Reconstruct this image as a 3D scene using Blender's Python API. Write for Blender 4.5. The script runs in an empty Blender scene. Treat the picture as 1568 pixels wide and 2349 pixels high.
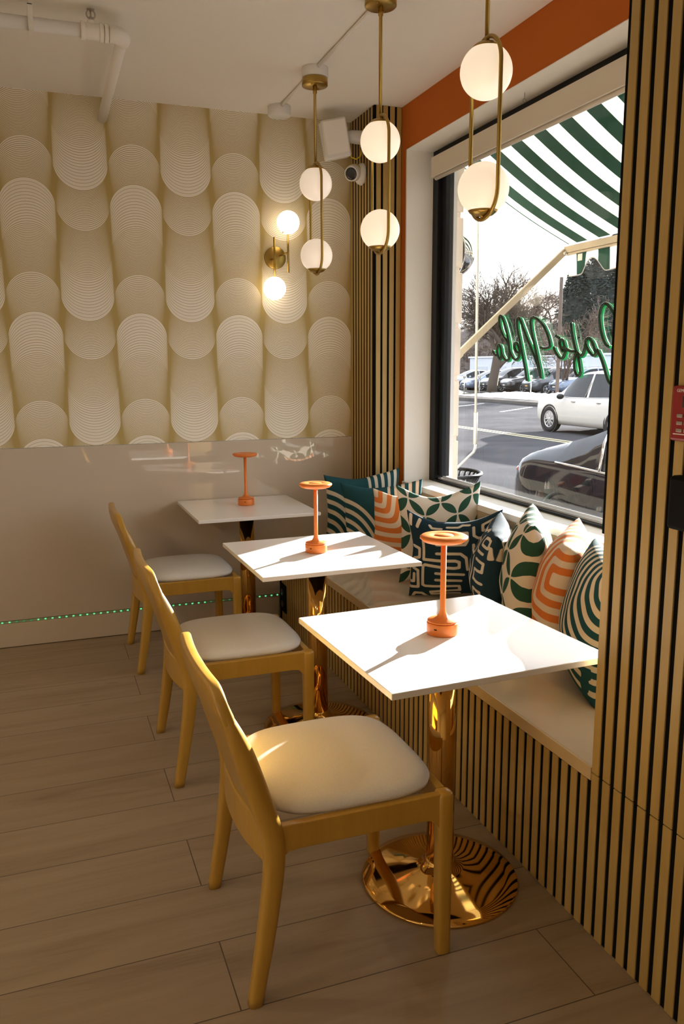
import bpy, bmesh, math, random
from mathutils import Vector, Matrix, Euler, noise
S = bpy.context.scene
COL = S.collection
random.seed(7)
PI = math.pi

# ------------------------------------------------------------------ room dimensions (metres)
YB = 4.612      # wallpapered wall
XW = 1.918      # window wall (inner face)
XF = 1.285      # bench front / slatted pier face
ZC = 2.849      # ceiling
ZB = 0.467      # bench seat
ZS = 0.852      # window sill
ZH = 2.624      # window head
XC, YC = 1.757, 4.259   # slatted corner pier
YJ = 4.20       # left jamb of the window
YP = 1.628      # edge of the slatted pier on the right
XG = 2.105      # glass
GZ = -0.35      # street level

# ------------------------------------------------------------------ helpers
def link(o, parent=None):
    COL.objects.link(o)
    if parent is not None:
        o.parent = parent
    return o

def tag(o, label, cat, group=None):
    o['label'] = label
    o['category'] = cat
    if group:
        o['group'] = group
    return o

def thing(name, label, cat, loc=(0, 0, 0), rotz=0.0, group=None):
    o = bpy.data.objects.new(name, None)
    o.empty_display_size = 0.05
    o.location = loc
    o.rotation_euler = (0, 0, rotz)
    link(o)
    return tag(o, label, cat, group)

class MB:
    """collects primitive shapes and links them as ONE mesh"""
    def __init__(s):
        s.v = []; s.f = []; s.sm = []
    def add(s, vs, fs, smooth=False):
        k = len(s.v)
        s.v += [tuple(v) for v in vs]
        s.f += [tuple(i + k for i in f) for f in fs]
        s.sm += [smooth] * len(fs)
        return s
    def box(s, a, b, M=None):
        x0, y0, z0 = a; x1, y1, z1 = b
        vs = [Vector(p) for p in ((x0,y0,z0),(x1,y0,z0),(x1,y1,z0),(x0,y1,z0),(x0,y0,z1),(x1,y0,z1),(x1,y1,z1),(x0,y1,z1))]
        if M is not None: vs = [M @ v for v in vs]
        return s.add(vs, [(0,3,2,1),(4,5,6,7),(0,1,5,4),(1,2,6,5),(2,3,7,6),(3,0,4,7)])
    def lathe(s, prof, n=32, M=None, smooth=True, caps=True):
        vs = []; fs = []
        for r, z in prof:
            for i in range(n):
                a = 2 * PI * i / n
                v = Vector((r * math.cos(a), r * math.sin(a), z))
                vs.append(M @ v if M is not None else v)
        m = len(prof)
        for j in range(m - 1):
            for i in range(n):
                i2 = (i + 1) % n
                fs.append((j*n+i, j*n+i2, (j+1)*n+i2, (j+1)*n+i))
        if caps:
            fs.append(tuple(reversed(range(n))))
            fs.append(tuple((m-1)*n + i for i in range(n)))
        return s.add(vs, fs, smooth)
    def tube(s, pts, r, n=10, closed=False, smooth=True, up=None):
        pts = [Vector(p) for p in pts]; m = len(pts)
        rr = r if isinstance(r, (list, tuple)) else [r] * m
        vs = []; fs = []; ref = None
        for i, p in enumerate(pts):
            if closed: t = pts[(i+1) % m] - pts[i-1]
            else: t = pts[min(i+1, m-1)] - pts[max(i-1, 0)]
            t.normalize()
            if ref is None:
                ref = Vector((0,0,1)) if abs(t.z) < .9 else Vector((1,0,0))
            a = t.cross(ref)
            if a.length < 1e-6: a = t.orthogonal()
            a.normalize(); b = t.cross(a).normalized(); ref = b.cross(t) if False else -b
            ref = b * -1
            ref = (a.cross(t)).normalized()
            for k in range(n):
                q = 2 * PI * k / n
                vs.append(p + (a * math.cos(q) + b * math.sin(q)) * rr[i])
        for i in range(m if closed else m - 1):
            j = (i + 1) % m
            for k in range(n):
                k2 = (k + 1) % n
                fs.append((i*n+k, i*n+k2, j*n+k2, j*n+k))
        if not closed:
            fs.append(tuple(reversed(range(n))))
            fs.append(tuple((m-1)*n + k for k in range(n)))
        return s.add(vs, fs, smooth)
    def sweep(s, secs, smooth=True):
        """secs: list of closed point rings with the same count"""
        n = len(secs[0]); vs = [p for q in secs for p in q]; fs = []
        for i in range(len(secs) - 1):
            for k in range(n):
                k2 = (k + 1) % n
                fs.append((i*n+k, i*n+k2, (i+1)*n+k2, (i+1)*n+k))
        fs.append(tuple(reversed(range(n))))
        fs.append(tuple((len(secs)-1)*n + k for k in range(n)))
        return s.add(vs, fs, smooth)
    def sphere(s, c, r, n=32, m=18, z0=-1.0, z1=1.0):
        prof = []
        a0 = math.asin(z0); a1 = math.asin(z1)
        for j in range(m + 1):
            a = a0 + (a1 - a0) * j / m
            prof.append((max(r * math.cos(a), 1e-5), r * math.sin(a)))
        return s.lathe(prof, n, Matrix.Translation(c))
    def prism(s, poly, h, M=None):
        """poly: list of (x, y); extruded from z=0 to z=h"""
        n = len(poly)
        vs = [Vector((x, y, 0)) for x, y in poly] + [Vector((x, y, h)) for x, y in poly]
        if M is not None: vs = [M @ v for v in vs]
        fs = [tuple(reversed(range(n))), tuple(range(n, 2*n))]
        for i in range(n):
            j = (i + 1) % n
            fs.append((i, j, n + j, n + i))
        return s.add(vs, fs)
    def obj(s, name, mat, parent=None, bevel=0.0, seg=2, sub=0, auto=True):
        me = bpy.data.meshes.new(name)
        me.from_pydata(s.v, [], s.f)
        me.polygons.foreach_set('use_smooth', s.sm)
        bm = bmesh.new(); bm.from_mesh(me)
        bmesh.ops.recalc_face_normals(bm, faces=bm.faces)
        bm.to_mesh(me); bm.free()
        me.materials.append(mat)
        o = bpy.data.objects.new(name, me)
        link(o, parent)
        if bevel:
            b = o.modifiers.new('Bevel', 'BEVEL'); b.width = bevel; b.segments = seg
            b.limit_method = 'ANGLE'; b.angle_limit = math.radians(35)
        if sub:
            m = o.modifiers.new('Subdivision', 'SUBSURF'); m.levels = sub; m.render_levels = sub
        return o

def struct(o):
    o['kind'] = 'structure'
    return o

def copy_tree(o, parent=None):
    c = o.copy(); COL.objects.link(c)
    if parent is not None: c.parent = parent
    for ch in list(o.children):
        copy_tree(ch, c)
    return c

def rot_to(d):
    """matrix turning local +Z to direction d"""
    return Vector(d).normalized().to_track_quat('Z', 'Y').to_matrix().to_4x4()

# ------------------------------------------------------------------ materials
def mat(name, col, rough=.5, metal=0.0, spec=.5, coat=0.0, sheen=0.0, trans=0.0, emit=None, es=0.0):
    m = bpy.data.materials.new(name); m.use_nodes = True
    b = m.node_tree.nodes['Principled BSDF']
    b.inputs['Base Color'].default_value = (*col, 1)
    b.inputs['Roughness'].default_value = rough
    b.inputs['Metallic'].default_value = metal
    b.inputs['Specular IOR Level'].default_value = spec
    b.inputs['Coat Weight'].default_value = coat
    b.inputs['Coat Roughness'].default_value = .05
    b.inputs['Sheen Weight'].default_value = sheen
    b.inputs['Transmission Weight'].default_value = trans
    if emit:
        b.inputs['Emission Color'].default_value = (*emit, 1)
        b.inputs['Emission Strength'].default_value = es
    return m

class NT:
    """tiny node-building helper"""
    def __init__(s, m):
        s.m = m; s.t = m.node_tree; s.n = s.t.nodes; s.b = s.n['Principled BSDF']
    def node(s, t, **k):
        x = s.n.new(t)
        for a, v in k.items(): setattr(x, a, v)
        return x
    def put(s, sock, v):
        if isinstance(v, bpy.types.NodeSocket): s.t.links.new(v, sock)
        else: sock.default_value = v
    def math(s, op, a, b=0.0, c=0.0):
        x = s.node('ShaderNodeMath', operation=op)
        s.put(x.inputs[0], a); s.put(x.inputs[1], b)
        if len(x.inputs) > 2: s.put(x.inputs[2], c)
        return x.outputs[0]
    def mix(s, f, a, b):
        x = s.node('ShaderNodeMix', data_type='RGBA')
        s.put(x.inputs[0], f)
        s.put(x.inputs[6], a if isinstance(a, bpy.types.NodeSocket) else (*a, 1))
        s.put(x.inputs[7], b if isinstance(b, bpy.types.NodeSocket) else (*b, 1))
        return x.outputs[2]
    def coords(s, kind='Object'):
        return s.node('ShaderNodeTexCoord').outputs[kind]
    def mapping(s, vec, scale=(1,1,1), rot=(0,0,0), loc=(0,0,0)):
        x = s.node('ShaderNodeMapping')
        s.t.links.new(vec, x.inputs[0]); x.inputs['Scale'].default_value = scale
        x.inputs['Rotation'].default_value = rot; x.inputs['Location'].default_value = loc
        return x.outputs[0]
    def noise(s, vec, scale, detail=3, rough=.5, dist=0.0):
        x = s.node('ShaderNodeTexNoise'); s.t.links.new(vec, x.inputs['Vector'])
        x.inputs['Scale'].default_value = scale; x.inputs['Detail'].default_value = detail
        x.inputs['Roughness'].default_value = rough; x.inputs['Distortion'].default_value = dist
        return x.outputs['Fac']
    def ramp(s, f, stops):
        x = s.node('ShaderNodeValToRGB'); s.t.links.new(f, x.inputs[0])
        e = x.color_ramp.elements
        e[0].position, e[0].color = stops[0][0], (*stops[0][1], 1)
        e[1].position, e[1].color = stops[1][0], (*stops[1][1], 1)
        for p, c in stops[2:]:
            q = e.new(p); q.color = (*c, 1)
        return x.outputs[0]
    def color(s, sock): s.t.links.new(sock, s.b.inputs['Base Color'])
    def bump(s, h, strength=.2, dist=.002):
        x = s.node('ShaderNodeBump'); x.inputs['Strength'].default_value = strength
        x.inputs['Distance'].default_value = dist
        s.t.links.new(h, x.inputs['Height']); s.t.links.new(x.outputs[0], s.b.inputs['Normal'])

def wood(name, c1, c2, rough, scale, axis='Z', coat=0.0):
    m = mat(name, c1, rough, coat=coat); n = NT(m)
    sc = {'X': (.12,1,1), 'Y': (1,.12,1), 'Z': (1,1,.12)}[axis]
    v = n.mapping(n.coords(), sc)
    a = n.noise(v, scale, 5, .6, .6); b = n.noise(v, scale*6, 3, .6)
    f = n.math('ADD', n.math('MULTIPLY', a, .75), n.math('MULTIPLY', b, .25))
    n.color(n.ramp(f, [(.3, c2), (.7, c1)]))
    n.bump(b, .06, .001)
    return m

def fabric(name, col, rough=.9, amt=.12, scale=900):
    m = mat(name, col, rough, spec=.25, sheen=0); n = NT(m)
    a = n.noise(n.coords(), scale, 2, .6)
    d = tuple(x * (1 - amt * 2) for x in col)
    n.color(n.ramp(a, [(.3, d), (.65, col)])); n.bump(a, .25, .0008)
    return m

def plaster(name, col, rough=.85):
    m = mat(name, col, rough, spec=.3); n = NT(m)
    a = n.noise(n.coords(), 160, 4, .6)
    n.bump(a, .08, .002)
    return m

M = {}
M['ceiling'] = plaster('ceiling_paint', (.83, .80, .745))
M['orange_wall'] = plaster('orange_paint', (.50, .125, .012))
M['white_wall'] = plaster('white_paint', (.88, .87, .84))
M['gloss_beige'] = mat('gloss_beige_panel', (.57, .49, .40), .008, spec=.5)
M['bench_back'] = mat('bench_back_board', (.50, .38, .24), .45)
M['seat_top'] = mat('bench_top_laminate', (.60, .515, .41), .045, spec=.5)
M['seat_edge'] = mat('bench_edge', (.58, .44, .26), .4)
M['slat'] = wood('oak_slat', (.47, .325, .105), (.38, .245, .072), .5, 14, 'Z')
M['felt'] = mat('black_felt', (.006, .006, .006), 1.0, spec=.1)
M['chair_wood'] = wood('honey_wood', (.52, .30, .048), (.41, .22, .026), .32, 12, 'Z', .2)
M['seat_cloth'] = fabric('cream_seat_cloth', (.82, .80, .78))
M['quartz'] = mat('white_quartz', (.86, .85, .84), .1, spec=.5)
M['gold'] = mat('polished_gold', (.80, .47, .13), .07, 1.0)
M['brass'] = mat('brushed_brass', (.43, .29, .075), .33, 1.0)
M['lamp_orange'] = mat('orange_enamel', (.72, .20, .035), .38, spec=.4)
M['pipe_white'] = mat('white_pipe_paint', (.84, .81, .76), .5)
M['white_plastic'] = mat('white_plastic', (.74, .73, .71), .45)
M['black_metal'] = mat('black_window_frame', (.007, .008, .010), .5, spec=.25)
M['blind'] = mat('beige_blind_casing', (.74, .675, .58), .45)
M['grey_plastic'] = mat('dark_lens', (.03, .03, .032), .15)
M['black_plastic'] = mat('black_plastic', (.004, .004, .004), .7, spec=.1)
M['yellow'] = mat('yellow_tape', (.75, .55, .02), .5)
M['red'] = mat('red_plastic', (.26, .008, .010), .4)
M['steel'] = mat('zinc_steel', (.45, .42, .38), .35, .9)
M['rubber'] = mat('rubber', (.02, .02, .02), .8)

def globe_mat(name, col, s):
    m = mat(name, (.92, .88, .82), .25, emit=col, es=s); n = NT(m)
    return m
M['globe'] = globe_mat('opal_glass_glow', (1.0, .80, .58), .62)
M['globe_dim'] = globe_mat('opal_glass_soft_glow', (1.0, .80, .62), .42)
M['globe_hot'] = globe_mat('opal_glass_bright', (1.0, .82, .58), 3.2)
M['led'] = mat('green_led', (.1, .5, .2), .4, emit=(.20, 1.0, .38), es=.75)
M['led_dim'] = mat('green_led_dim', (.1, .5, .2), .4, emit=(.14, 1.0, .34), es=.16)
M['led_tape'] = mat('led_tape', (.30, .42, .28), .5)

# floor: pale greyed oak planks
m = mat('plank_floor', (.4, .3, .2), .42, spec=.4); n = NT(m)
co = n.coords()
v = n.mapping(co, (1, 1, 1), loc=(-.355, -1.917 + .252 * 8 - .006, 0))
br = n.node('ShaderNodeTexBrick'); n.t.links.new(v, br.inputs['Vector'])
br.offset = .5; br.offset_frequency = 2; br.squash = 1
br.inputs['Scale'].default_value = 1; br.inputs['Brick Width'].default_value = 1.62
br.inputs['Row Height'].default_value = .252; br.inputs['Mortar Size'].default_value = .0016
br.inputs['Mortar Smooth'].default_value = .1; br.inputs['Bias'].default_value = 0
br.inputs['Color1'].default_value = (0, 0, 0, 1); br.inputs['Color2'].default_value = (1, 1, 1, 1)
br.inputs['Mortar'].default_value = (.5, .5, .5, 1)
tone = n.node('ShaderNodeSeparateColor'); n.t.links.new(br.outputs['Color'], tone.inputs[0])
off = n.node('ShaderNodeCombineXYZ'); n.put(off.inputs[0], n.math('MULTIPLY', tone.outputs[0], 17.0)); n.put(off.inputs[1], n.math('MULTIPLY', tone.outputs[0], 5.0))
va = n.node('ShaderNodeVectorMath', operation='ADD'); n.t.links.new(co, va.inputs[0]); n.t.links.new(off.outputs[0], va.inputs[1])
g1 = n.noise(n.mapping(va.outputs[0], (.5, 5, 1)), 1.6, 5, .62, 1.2)
g2 = n.noise(n.mapping(va.outputs[0], (1.2, 40, 1)), 3.2, 4, .6, .3)
f = n.math('ADD', n.math('MULTIPLY', g1, .8), n.math('MULTIPLY', g2, .2))
c = n.ramp(f, [(.28, (.215, .150, .092)), (.62, (.35, .265, .18)), (.45, (.305, .225, .148))])
c = n.mix(n.math('MULTIPLY', n.math('SUBTRACT', tone.outputs[0], .5), .0), c, c)
# knots
vo = n.node('ShaderNodeTexVoronoi'); n.t.links.new(n.mapping(va.outputs[0], (1.0, 2.6, 1)), vo.inputs['Vector']); vo.inputs['Scale'].default_value = 1.5
kn = n.math('MULTIPLY', n.math('SUBTRACT', 1.0, n.math('MINIMUM', n.math('MULTIPLY', vo.outputs['Distance'], 16.0), 1.0)), .55)
c = n.mix(kn, c, (.13, .085, .05))
c = n.mix(br.outputs['Fac'], c, (.09, .06, .04))
n.color(c)
n.bump(n.math('SUBTRACT', n.math('MULTIPLY', g2, .15), br.outputs['Fac']), .25, .002)
M['floor'] = m

# wallpaper: columns of nested gold arcs, alternately humps and bowls
m = mat('arc_wallpaper', (.7, .65, .55), .6, spec=.3); n = NT(m)
sx = n.node('ShaderNodeSeparateXYZ'); n.t.links.new(n.coords(), sx.inputs[0])
CW = .2685
X0 = .1465
cx = n.math('DIVIDE', n.math('SUBTRACT', sx.outputs[0], X0), CW)
ci = n.math('FLOOR', cx)
fx = n.math('SUBTRACT', n.math('SUBTRACT', cx, ci), .5)             # -.5 .. .5 across the column
par = n.math('FLOORED_MODULO', ci, 2.0)                             # 0 bowl, 1 hump
R = CW * .5
dx = n.math('MULTIPLY', fx, CW)
arc = n.math('SQRT', n.math('MAXIMUM', n.math('SUBTRACT', R * R, n.math('MULTIPLY', dx, dx)), 0.0))
# distance below the light edge, increasing towards the dense end
# hump: c = z - arc ; u = apex - R - c ; bowl: c = z + arc ; u = c - (bottom + R)
z = sx.outputs[2]
u_h = n.math('SUBTRACT', 1.782 - R, n.math('SUBTRACT', z, arc))
u_b = n.math('SUBTRACT', n.math('ADD', z, arc), 1.735 + R)
mx = n.node('ShaderNodeMix', data_type='FLOAT'); n.put(mx.inputs[0], par); n.put(mx.inputs[2], u_b); n.put(mx.inputs[3], u_h)
PER, LNG = .655, .455
u = n.math('FLOORED_MODULO', mx.outputs[0], PER)
isS = n.math('GREATER_THAN', u, LNG)
uS = n.math('SUBTRACT', u, LNG)
def phase(u, n0, n1, L):
    ph = n.math('MULTIPLY', u, n.math('ADD', n0, n.math('MULTIPLY', u, (n1 - n0) / (2 * L))))
    de = n.math('ADD', n0, n.math('MULTIPLY', u, (n1 - n0) / L))
    return ph, de
CUT = .215
pA, dA = phase(u, 54.0, 80.0, CUT)
pB, dB = phase(n.math('SUBTRACT', u, CUT), 106.0, 158.0, LNG - CUT)
isB = n.math('GREATER_THAN', u, CUT)
def sel(f, a, b):
    x = n.node('ShaderNodeMix', data_type='FLOAT'); n.put(x.inputs[0], f); n.put(x.inputs[2], a); n.put(x.inputs[3], b); return x.outputs[0]
pL, dL = sel(isB, pA, n.math('ADD', pB, CUT*67)), sel(isB, dA, dB)
pS, dS = phase(uS, 92.0, 150.0, PER - LNG)
def sel(f, a, b):
    x = n.node('ShaderNodeMix', data_type='FLOAT'); n.put(x.inputs[0], f); n.put(x.inputs[2], a); n.put(x.inputs[3], b); return x.outputs[0]
ph = sel(isS, pL, pS); de = sel(isS, dL, dS)
fr = n.math('ABSOLUTE', n.math('SUBTRACT', n.math('SUBTRACT', ph, n.math('FLOOR', ph)), .5))     # .5 at line
cd = n.math('DIVIDE', n.math('SUBTRACT', .5, fr), de)
pd = n.math('MULTIPLY', cd, n.math('DIVIDE', arc, R))
th = sel(isS, n.math('MULTIPLY_ADD', u, .0010/LNG, .0006), n.math('MULTIPLY_ADD', uS, .0006/(PER-LNG), .0010))
lin = n.math('SUBTRACT', 1.0, n.math('MINIMUM', n.math('MAXIMUM', n.math('DIVIDE', n.math('SUBTRACT', pd, th), .0004), 0.0), 1.0))
seam = n.math('GREATER_THAN', n.math('ABSOLUTE', fx), .497)
lin = n.math('MAXIMUM', lin, seam)
n.color(n.mix(lin, (.88, .84, .755), (.46, .345, .125)))
M['wallpaper'] = m

# glass of the shop window
m = bpy.data.materials.new('window_glass'); m.use_nodes = True
t = m.node_tree; t.nodes.clear()
out = t.nodes.new('ShaderNodeOutputMaterial'); mxs = t.nodes.new('ShaderNodeMixShader')
tr = t.nodes.new('ShaderNodeBsdfTransparent'); gl = t.nodes.new('ShaderNodeBsdfGlossy'); gl.inputs['Roughness'].default_value = 0.0
lw = t.nodes.new('ShaderNodeLayerWeight'); lw.inputs['Blend'].default_value = .5
pw = t.nodes.new('ShaderNodeMath'); pw.operation = 'POWER'; pw.inputs[1].default_value = 5
ma = t.nodes.new('ShaderNodeMath'); ma.operation = 'MULTIPLY_ADD'; ma.inputs[1].default_value = .9; ma.inputs[2].default_value = .025
t.links.new(lw.outputs['Facing'], pw.inputs[0]); t.links.new(pw.outputs[0], ma.inputs[0]); t.links.new(ma.outputs[0], mxs.inputs[0])
t.links.new(tr.outputs[0], mxs.inputs[1]); t.links.new(gl.outputs[0], mxs.inputs[2]); t.links.new(mxs.outputs[0], out.inputs[0])
M['glass'] = m

def print_mat(name, c0, c1):
    m = mat(name, c0, .9, spec=.2, sheen=0); n = NT(m)
    at = n.node('ShaderNodeAttribute', attribute_name='print')
    w = n.noise(n.coords(), 1400, 2, .5)
    f = n.math('MINIMUM', n.math('MAXIMUM', n.math('MULTIPLY', at.outputs['Fac'], 160.0), 0.0), 1.0)
    c = n.mix(f, c0, c1)
    c = n.mix(n.math('MULTIPLY', w, .22), c, (.02, .02, .02))
    n.color(c); n.bump(w, .2, .0008)
    return m
CREAM = (.70, .62, .50)
M['p_teal'] = print_mat('teal_cotton_print', (.012, .070, .085), CREAM)
M['p_navy'] = print_mat('navy_cotton_print', (.010, .035, .055), CREAM)
M['p_green'] = print_mat('green_leaf_print', (.76, .68, .58), (.025, .085, .055))
M['p_orange'] = print_mat('orange_square_print', (.66, .19, .04), (.72, .60, .47))
M['alu'] = mat('pale_aluminium', (.55, .57, .60), .35, .3)
# ------------------------------------------------------------------ light levels
SUN_E = 36.0
SKY_S = .30
SKY_MIX = .75
SKY_COL = (3.0, 3.2, 3.5, 1)
EXPO = 0.12
FILL_LIGHTS = [(-2.2, 3.0, 14), (-2.4, 1.2, 14), (-2.2, -.6, 12), (-.9, -1.6, 10)]  # x, y and power of the added fill lights
# ================================================================== THE ROOM
XL, YF = -3.6, -3.4      # far left wall and the wall behind the viewer
struct(MB().box((XL-.1, YF-.1, -.12), (XW+.37, YB+.15, 0)).obj('floor', M['floor']))
struct(MB().box((XL-.1, YF-.1, ZC), (XW+.37, YB+.15, ZC+.12)).obj('ceiling', M['ceiling']))
struct(MB().box((XL-.1, YB, 1.08), (XW+.3, YB+.14, ZC)).obj('wall_back', M['wallpaper']))
struct(MB().box((XL-.1, YB+.006, 0), (XW+.3, YB+.14, 1.08)).obj('wall_back_lower', M['white_wall']))
struct(MB().box((XL-.12, YF, 0), (XL, YB, ZC)).obj('wall_left', M['white_wall']))
struct(MB().box((XL, YF-.12, 0), (XW+.3, YF, ZC)).obj('wall_front', M['white_wall']))
# glossy wainscot panel and the plinth board below it
struct(MB().box((XL, YB-.012, .150), (XC-.001, YB+.006, 1.078)).obj('trim_wainscot_panel', M['gloss_beige'], bevel=.0015, seg=1))
struct(MB().box((XL, YB-.014, .004), (XF-.001, YB+.006, .136)).obj('baseboard_back', M['seat_top'], bevel=.001, seg=1))

# window wall: one mesh with the opening cut out
w = MB()
YN = .30          # right jamb, hidden behind the slatted pier
XO = XW + .30
w.box((XW, YF, ZH), (XO, YB, ZC))                     # above the opening
w.box((XW, YF, 0), (XO, YB, ZS-.03))                  # below
w.box((XW, YJ, ZS-.03), (XO, YB, ZH))                 # left of the opening
w.box((XW, YF, ZS-.03), (XO, YN, ZH))                 # right
struct(w.obj('wall_right', M['orange_wall']))
# white reveal lining
struct(MB().box((XW-.002, YJ-.012, ZS), (XO+.002, YJ, ZH)).obj('trim_jamb', M['white_wall']))
struct(MB().box((XW-.002, YN, ZH-.003), (XO-.03, YJ, ZH)).obj('trim_head', M['white_wall']))
struct(MB().box((XW-.012, YN, ZS-.03), (XO-.03, YJ+.002, ZS)).obj('window_sill', M['white_wall'], bevel=.003))
struct(MB().box((XW-.010, YP-.02, ZB+.001), (XW, YC, ZS-.031)).obj('trim_bench_back', M['bench_back']))

# window frame and glass
win = bpy.data.objects.new('window_1', None); link(win); win['kind'] = 'structure'
fz0, fz1 = ZS + .0005, ZH - .0035
f = MB()
f.box((2.070, YJ-.075, fz0), (2.150, YJ-.0125, fz1))
f.box((2.070, YN, fz0), (2.150, YN+.06, fz1))
f.box((2.070, YN+.06, fz0), (2.095, YJ-.075, fz0+.012))
f.box((2.070, YN+.06, fz1-.075), (2.150, YJ-.075, fz1))
f.obj('frame', M['black_metal'], win, bevel=.003)
f = MB()                                              # inner glazing bead
f.box((2.092, YJ-.125, fz0+.032), (2.140, YJ-.0755, fz1-.0755))
f.obj('glazing_bead', M['black_metal'], win, bevel=.002)
f = MB()
f.box((2.0955, YN+.0605, fz0), (2.150, YJ-.0755, fz0+.020)); f.box((2.0985, YN+.0605, fz0+.0205), (2.104, YJ-.1255, fz0+.034))
f.obj('sill_bead', M['alu'], win, bevel=.0015)
MB().box((XG, YN+.05, fz0+.021), (XG+.008, YJ-.08, fz1-.07)).obj('glass', M['glass'], win)

# ---- slatted piers
def slats(mb, p0, du, n, pitch, width, z0, z1, depth, nrm):
    """n slats from p0 along unit du, standing out by depth along nrm"""
    for i in range(n):
        a = Vector(p0) + Vector(du) * (i * pitch)
        b = a + Vector(du) * width + Vector(nrm) * depth
        lo = [min(a[k], b[k]) for k in (0, 1)]; hi = [max(a[k], b[k]) for k in (0, 1)]
        mb.box((lo[0], lo[1], z0), (hi[0], hi[1], z1))

PIT, SW = .0435, .0278
pier = bpy.data.objects.new('wall_slatted_pier', None); link(pier); pier['kind'] = 'structure'
MB().box((XF+.0045, YF, 0), (XF+.20, YP-.018, ZC)).obj('pier_core', M['felt'], pier)
s = MB(); n_s = int((YP - YF - .1) / PIT)
slats(s, (XF+.0045, YP, 0), (0, -1, 0), n_s, PIT, SW, ZB-.012, ZC-.001, .0045, (-1, 0, 0))
s.obj('upper_slats', M['slat'], pier, bevel=.0008, seg=1)
s = MB(); slats(s, (XF+.0045, YP, 0), (0, -1, 0), n_s, PIT, SW, .001, ZB-.015, .0045, (-1, 0, 0))
s.obj('lower_slats', M['slat'], pier, bevel=.0008, seg=1)
MB().box((XF+.0125, YP-.0175, 1.082), (XF+.022, YP+.024, ZC)).obj('edge_strip', M['felt'], pier)
MB().box((XF+.005, YP-.0175, 0), (XF+.2, YP, ZC)).obj('return_panel', M['slat'], pier)

corner = bpy.data.objects.new('wall_corner_pier', None); link(corner); corner['kind'] = 'structure'
MB().box((XC+.0015, YC+.004, ZB), (XW, YB, ZC)).obj('pier_core', M['felt'], corner)
s = MB()
slats(s, (XC+.0018, YB-.004, 0), (0, -1, 0), 8, .0425, .0255, ZB+.001, ZC-.001, .0018, (-1, 0, 0))
slats(s, (XC+.013, YC+.0045, 0), (1, 0, 0), 4, .0395, .0265, ZB+.001, ZC-.001, .0045, (0, -1, 0))
s.obj('slats', M['slat'], corner, bevel=.0008, seg=1)

# ---- bench
bench = thing('bench', 'long built-in bench with glossy beige seat and slatted oak front below window', 'bench', (XF, YP, 0))
def L(p): return (p[0]-XF, p[1]-YP, p[2])
MB().box(L((XF+.004, YP+.001, ZB-.036)), L((XW-.011, YB-.013, ZB))).obj('seat_top', M['seat_top'], bench, bevel=.002)
MB().box(L((XF-.002, YP+.001, ZB-.036)), L((XF+.0035, YB-.013, ZB-.0005))).obj('edge_trim', M['seat_edge'], bench)
MB().box(L((XF+.0045, YP+.001, .001)), L((XF+.05, YB-.013, ZB-.037))).obj('backing', M['felt'], bench)
s = MB()
for i in range(68):
    y = YP + .004 + i * .0428
    if y + .028 > YB - .015: break
    s.box(L((XF+.0002, y + .0135, .001)), L((XF+.0045, y + .0135 + .0272, ZB-.0395)))
s.obj('front_slats', M['slat'], bench, bevel=.0008, seg=1)

ol = thing('wall_outlet', 'small black double outlet on bench front near the glossy wall', 'outlet', (XF, 4.50, .15))
MB().box((-.006, -.062, -.085), (.0004, .062, .085)).obj('cover_plate', M['black_plastic'], ol, bevel=.004)
for dz in (-.036, .036):
    MB().lathe([(.022, 0), (.022, .004), (.018, .006), (.001, .006)], 20, Matrix.Translation((-.0058, 0, dz)) @ Matrix.Rotation(-PI/2, 4, 'Y')).obj('socket', M['grey_plastic'], ol)

# ---- LED strip in the joint above the plinth
led = thing('led_strip', 'thin green LED strip glowing along the foot of the beige wall', 'light strip', (XF, YB-.012, .143))
MB().box((-1.95, -.0015, -.005), (-.004, .012, .005)).obj('tape', M['led_tape'], led)
dm = None; dd = None
for i in range(52):
    x = -.012 - i * .0365
    key = i in (5, 6, 7, 8, 9, 10, 11, 38, 39, 40) or i > 46
    src = dd if key else dm
    if src is None:
        o = MB().box((-.005, -.0035, -.0038), (.005, -.0016, .0038)).obj('diode', M['led_dim' if key else 'led'], led, bevel=.001, seg=1)
        if key: dd = o
        else: dm = o
    else:
        o = src.copy(); COL.objects.link(o); o.parent = led
    o.location = (x, 0, 0)
MB().box((-4.8, -.0015, -.003), (-1.96, .012, .003)).obj('tape_end', M['led_tape'], led)

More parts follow.
